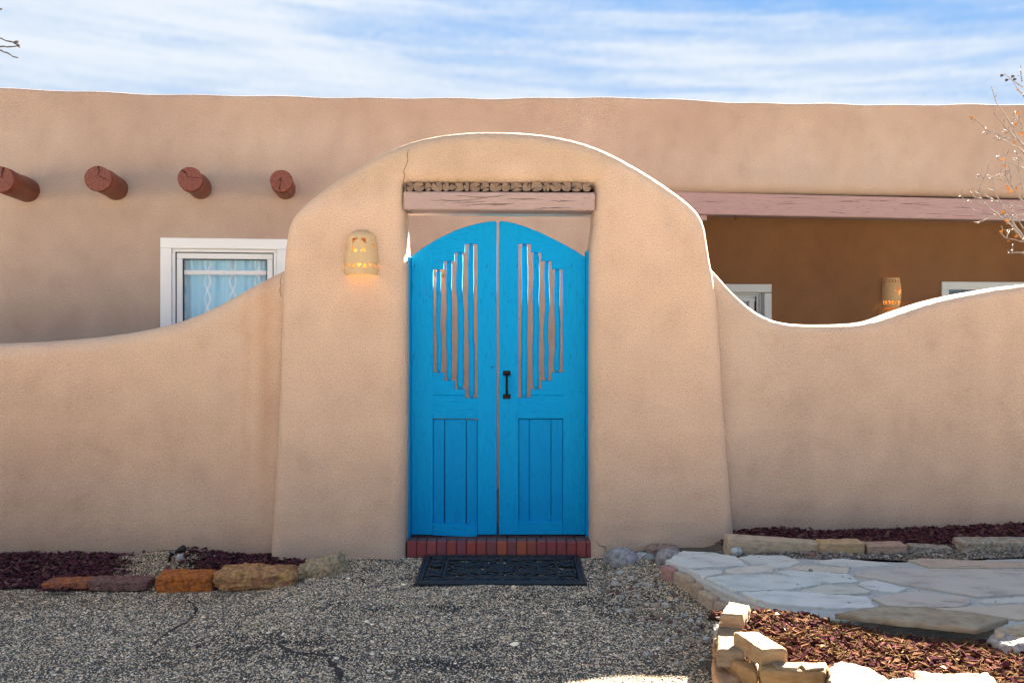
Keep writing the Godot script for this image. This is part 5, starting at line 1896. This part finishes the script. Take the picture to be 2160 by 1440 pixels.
# ------------------------------------------------------------------ bare trees at the edges
func build_trees() -> void:
	rng.seed = 808
	var t := thing("bare_tree", "nearly leafless tree reaching in from the right edge with orange leaves", "tree", Vector3(3.55, 0.1, -5.05))
	var q := func(u: float, v: float, d: float) -> Vector3:
		return V(2020 + u / 3.35, 130 + v / 3.35, d) - t.position
	var twig := func(pts: Array, r0: float, r1: float, d: float, parent: Node3D, called: String, m: Material, map: Callable) -> void:
		var p := PackedVector3Array()
		for i in pts.size():
			var w: Vector3 = map.call(pts[i][0], pts[i][1], d + (pts[i][2] if pts[i].size() > 2 else 0.0))
			if i > 0:
				var mid := p[p.size() - 1].lerp(w, 0.5)
				p.append(mid + Vector3(rng.randf_range(-1, 1), rng.randf_range(-1, 1), rng.randf_range(-1, 1)) * 0.004)
			p.append(w)
		var rr := PackedFloat32Array()
		for i in p.size():
			rr.append(lerpf(r0, r1, float(i) / (p.size() - 1)) * rng.randf_range(0.85, 1.15))
		var st := begin()
		tube(st, p, rr, 6)
		put(called, done(st), m, parent)
	# stem and limbs beyond the edge of the picture
	var st := begin()
	tube(st, PackedVector3Array([Vector3(0, -0.15, 0), Vector3(0.02, 0.3, 0.01), Vector3(-0.02, 0.8, 0), Vector3(-0.05, 1.35, 0.02), Vector3(-0.02, 2.0, 0), Vector3(0.03, 2.7, 0.02), Vector3(0.0, 3.3, 0.0)]), PackedFloat32Array([0.07, 0.058, 0.05, 0.042, 0.032, 0.02, 0.008]), 12)
	put("trunk", done(st), M.bark, t)
	var D := 5.05
	for l in [[[750, 520], [600, 400], [469, 230]], [[900, 900], [650, 720], [469, 590]], [[900, 1000], [650, 800], [469, 640]], [[900, 1150], [700, 1100], [469, 990]], [[900, 1500], [700, 1450], [469, 1250]], [[900, 1550], [700, 1500], [469, 1350]]]:
		twig.call(l, 0.018, 0.007, D, t, "limb", M.bark, q)
	var twigs := [
		[[469, 180], [440, 165], [395, 135], [360, 105], [330, 82]], [[469, 230], [420, 185], [395, 145]], [[469, 590], [430, 545], [400, 480], [350, 390], [300, 320], [265, 260], [242, 175]],
		[[430, 550], [330, 535], [250, 500], [180, 455], [130, 410], [75, 382]], [[469, 640], [420, 605], [350, 565], [310, 552]], [[410, 540], [330, 455], [295, 405], [265, 372]], [[410, 530], [360, 500], [308, 477]],
		[[360, 545], [300, 545], [250, 540]], [[255, 505], [220, 505], [195, 495]], [[469, 470], [440, 400], [400, 348]], [[469, 500], [430, 440], [405, 375]], [[469, 755], [420, 735], [350, 710], [285, 687]], [[469, 710], [440, 670], [415, 630]],
		[[469, 990], [420, 930], [380, 870], [340, 800], [345, 665]], [[375, 850], [300, 830], [248, 823]], [[469, 960], [450, 860], [432, 740], [434, 692]], [[375, 850], [378, 780], [365, 725]], [[380, 870], [320, 810], [306, 790]],
		[[469, 1030], [380, 1015], [300, 1000], [250, 985]], [[469, 1240], [420, 1180], [350, 1080], [310, 1000], [265, 910], [243, 795]], [[469, 1260], [380, 1150], [300, 1095], [260, 1060], [205, 1010], [165, 960], [155, 910], [175, 850], [215, 770], [242, 688]],
		[[200, 1005], [150, 1000], [80, 975], [20, 950]], [[170, 965], [130, 960], [95, 925]], [[155, 910], [250, 970], [310, 1005]], [[469, 1120], [380, 1115], [280, 1105], [200, 1085], [130, 1057]], [[230, 1105], [190, 1120], [150, 1135]], [[469, 1270], [420, 1260], [350, 1248]],
		[[469, 1350], [390, 1350], [352, 1327]], [[440, 1230], [395, 1183], [320, 1190], [300, 1205]], [[469, 1180], [420, 1090], [390, 1020]], [[400, 1180], [395, 1110], [400, 1060]], [[469, 1080], [430, 1085], [380, 1120]], [[460, 140], [452, 85]], [[190, 825], [165, 803]]]
	for i in twigs.size():
		twig.call(twigs[i], 0.0052 if i in [2, 3, 13, 19, 20, 24] else 0.0038, 0.0016, D + 0.05 * sin(i * 2.3), t, "branch", M.bark, q)
	for i in range(2, twigs.size()):
		for m in 3:
			var c: Array = twigs[i][rng.randi_range(1, twigs[i].size() - 1)]
			var an := rng.randf_range(PI * 0.75, PI * 1.65)
			var ln := rng.randf_range(22, 62)
			var e := [c[0] + cos(an) * ln, c[1] + sin(an) * ln]
			twig.call([c, [lerpf(c[0], e[0], 0.5) + rng.randf_range(-4, 4), lerpf(c[1], e[1], 0.5) + rng.randf_range(-4, 4), rng.randf_range(-0.05, 0.05)], [e[0], e[1], rng.randf_range(-0.1, 0.1)]], 0.0026, 0.0012, D + 0.05 * sin(i * 2.3), t, "branch", M.bark, q)
	for l in [[110, 397], [425, 357], [428, 415], [408, 443], [450, 505], [405, 570], [335, 732], [322, 690], [240, 845], [350, 880], [362, 895], [378, 922], [412, 898], [355, 1270], [325, 1070], [308, 1200], [425, 195], [355, 1122], [420, 1235]]:
		var o := put("leaf", leaf_mesh(rng.randf_range(0.020, 0.030)), M.autumn_leaf, t, q.call(l[0], l[1], D - 0.005))
		o.rotation = Vector3(PI / 2 + rng.randf_range(-0.6, 0.6), rng.randf_range(-0.5, 0.5), rng.randf() * TAU)
	for l in [[318, 98], [352, 130], [395, 105], [408, 125]]:
		var o := put("leaf", leaf_mesh(0.022), M.bark_dark, t, q.call(l[0], l[1], D))
		o.rotation = Vector3(PI / 2, 0.4, 1.3)
	# dark twigs at the upper left edge
	var t2 := thing("twiggy_tree", "dark bare twigs of a tree at the upper left edge", "tree", Vector3(-3.25, -0.06, -5.0))
	var q2 := func(u: float, v: float, d: float) -> Vector3:
		return V(u, v, d) - t2.position
	st = begin()
	tube(st, PackedVector3Array([Vector3(0, -0.1, 0), Vector3(0.02, 0.6, 0), Vector3(-0.03, 1.4, 0.02), Vector3(0.0, 2.2, 0), Vector3(0.02, 2.9, 0), Vector3(-0.02, 3.6, 0)]), PackedFloat32Array([0.06, 0.05, 0.042, 0.034, 0.024, 0.01]), 10)
	put("trunk", done(st), M.bark_dark, t2)
	for l in [[[-220, 160], [-120, 100], [0, 80]], [[-220, 170], [-120, 120], [0, 98]], [[-220, 180], [-110, 130], [0, 105]], [[-210, 90], [-120, 40], [0, 19]]]:
		twig.call(l, 0.012, 0.004, 5.0, t2, "limb", M.bark_dark, q2)
	for l in [[[0, 80], [12, 86], [24, 88], [38, 90]], [[18, 87], [30, 92], [42, 96]], [[0, 98], [14, 99], [28, 98], [42, 99]], [[0, 105], [14, 111], [26, 119], [38, 121]], [[0, 19], [4, 18]], [[30, 88], [36, 86], [39, 88]], [[34, 97], [38, 96], [41, 100]]]:
		twig.call(l, 0.0042, 0.0028, 5.0, t2, "branch", M.bark_dark, q2)

# ------------------------------------------------------------------ gravel
func build_gravel() -> void:
	var road: Node = get_node("driveway")
	var cols := [Color(0.34, 0.29, 0.23), Color(0.27, 0.23, 0.19), Color(0.40, 0.36, 0.31), Color(0.20, 0.18, 0.16), Color(0.50, 0.47, 0.42), Color(0.13, 0.115, 0.105), Color(0.34, 0.34, 0.34), Color(0.36, 0.26, 0.18), Color(0.24, 0.22, 0.20)]
	for k in 4:
		var mesh := rock(Vector3(1.0, 0.62, 0.8), 2.6, 0.16, 1.6, 70 + k, Color.WHITE, Color(0.9, 0.9, 0.9), 2, true)
		rng.seed = 1234 + k
		var xf := []
		var cl := []
		for i in 56000:
			var d := 3.3 + 2.5 * pow(rng.randf(), 0.9)
			var x := rng.randf_range(-3.1, 2.6)
			var px := absf(x) / d
			if px > 0.60:
				continue
			if x > 0.80 + 0.28 * (5.3 - d) and d > 4.1:
				continue
			if x > 0.80 and d < 4.0:
				continue
			if d > 5.66 and x > -0.66 and x < 0.52:
				continue
			if x > -0.50 and x < 0.38 and d > 5.10 and d < 5.64 and rng.randf() < 0.6:
				continue
			if x < -1.15 and d > 5.2 and not (x > -2.36 and x < -1.78 and d < 5.72):
				continue
			var tar := tar_share(x, d)
			var dirt := dirt_share(x, d)
			if rng.randf() < tar * 0.6 * (1 - dirt):
				continue
			if rng.randf() < dirt * 0.35:
				continue
			var s := 0.0058 * exp(rng.randfn() * 0.36)
			if rng.randf() < 0.006:
				s *= 2.4
			var y := level(x, d)
			if x < -1.15 and d > 5.2:
				y = -0.055 + 0.055 * clampf((d - 5.18) / 0.5, 0, 1) + 0.035 * exp(-pow((x + 2.05) / 0.25, 2)) * clampf((d - 5.18) / 0.5, 0, 1) + na.get_noise_2d(x * 2.5, d * 2.5) * 0.018 - 0.006
			var b := Basis(Vector3.UP, rng.randf() * TAU) * Basis(Vector3.RIGHT, rng.randfn() * 0.25)
			xf.append(Transform3D(b.scaled(Vector3(s, s * rng.randf_range(0.6, 1.0), s)), Vector3(x, y - s * 0.06, -d)))
			var c: Color = cols[rng.randi() % cols.size()]
			c = c.lerp(Color(0.25, 0.225, 0.19), 0.3).lerp(Color(0.30, 0.235, 0.17), dirt * 0.45)
			cl.append(c * Color(1.95, 1.70, 1.36) * rng.randf_range(0.8, 1.6))
		scatter(road, "gravel", mesh, M.pebble, xf, cl)
	# larger stones lying loose in the sandy strip beside the patio
	var mesh3 := rock(Vector3(1.0, 0.55, 0.8), 2.8, 0.2, 1.4, 88, Color.WHITE, Color(0.85, 0.85, 0.85), 3, true)
	rng.seed = 777
	var xf3 := []
	var cl3 := []
	while xf3.size() < 420:
		var d := rng.randf_range(3.6, 5.25)
		var x := 0.62 + 0.36 * (5.25 - d) * 0.5 + rng.randfn() * 0.13
		if x > 0.78 + 0.26 * (5.25 - d) or (d < 4.0 and x > 0.74):
			continue
		var s := 0.016 * exp(rng.randfn() * 0.4)
		xf3.append(Transform3D((Basis(Vector3.UP, rng.randf() * TAU) * Basis(Vector3.RIGHT, rng.randfn() * 0.2)).scaled(Vector3(s, s * 0.8, s)), Vector3(x, level(x, d) + s * 0.1, -d)))
		cl3.append([Color(0.42, 0.37, 0.31), Color(0.32, 0.24, 0.17), Color(0.12, 0.07, 0.055), Color(0.44, 0.41, 0.37), Color(0.36, 0.28, 0.2), Color(0.2, 0.15, 0.11)][rng.randi() % 6] * rng.randf_range(0.8, 1.3))
	scatter(road, "loose_stones", mesh3, M.pebble, xf3, cl3)
	# bits of stone and grit along the right bed and on the patio
	var mesh2 := rock(Vector3(1.0, 0.62, 0.8), 2.6, 0.16, 1.6, 99, Color.WHITE, Color(0.9, 0.9, 0.9), 2, true)
	rng.seed = 4321
	var xf2 := []
	var cl2 := []
	for i in 5200:
		var x := rng.randf_range(0.95, 3.4)
		var d := rng.randf_range(5.18, 5.48)
		var s := 0.008 * exp(rng.randfn() * 0.45)
		var y := 0.112 + 0.032 * clampf((d - 5.36) / 0.4, 0, 1) + smoothstep(2.2, 3.2, x) * 0.03 + na.get_noise_2d(x * 2.0, d * 2.0) * 0.018 - 0.06 * smoothstep(1.35, 1.05, x)
		if i < 160:
			d = rng.randf_range(4.2, 5.2)
			if x < 0.9 + 0.32 * (5.3 - d):
				continue
			y = 0.141
			s *= 0.8
		xf2.append(Transform3D(Basis(Vector3.UP, rng.randf() * TAU).scaled(Vector3(s, s * 0.8, s)), Vector3(x, y, -d)))
		cl2.append(cols[rng.randi() % cols.size()].lerp(Color(0.30, 0.235, 0.17), 0.3) * rng.randf_range(0.6, 1.2))
	scatter(get_node("flagstone_patio"), "grit", mesh2, M.pebble, xf2, cl2)
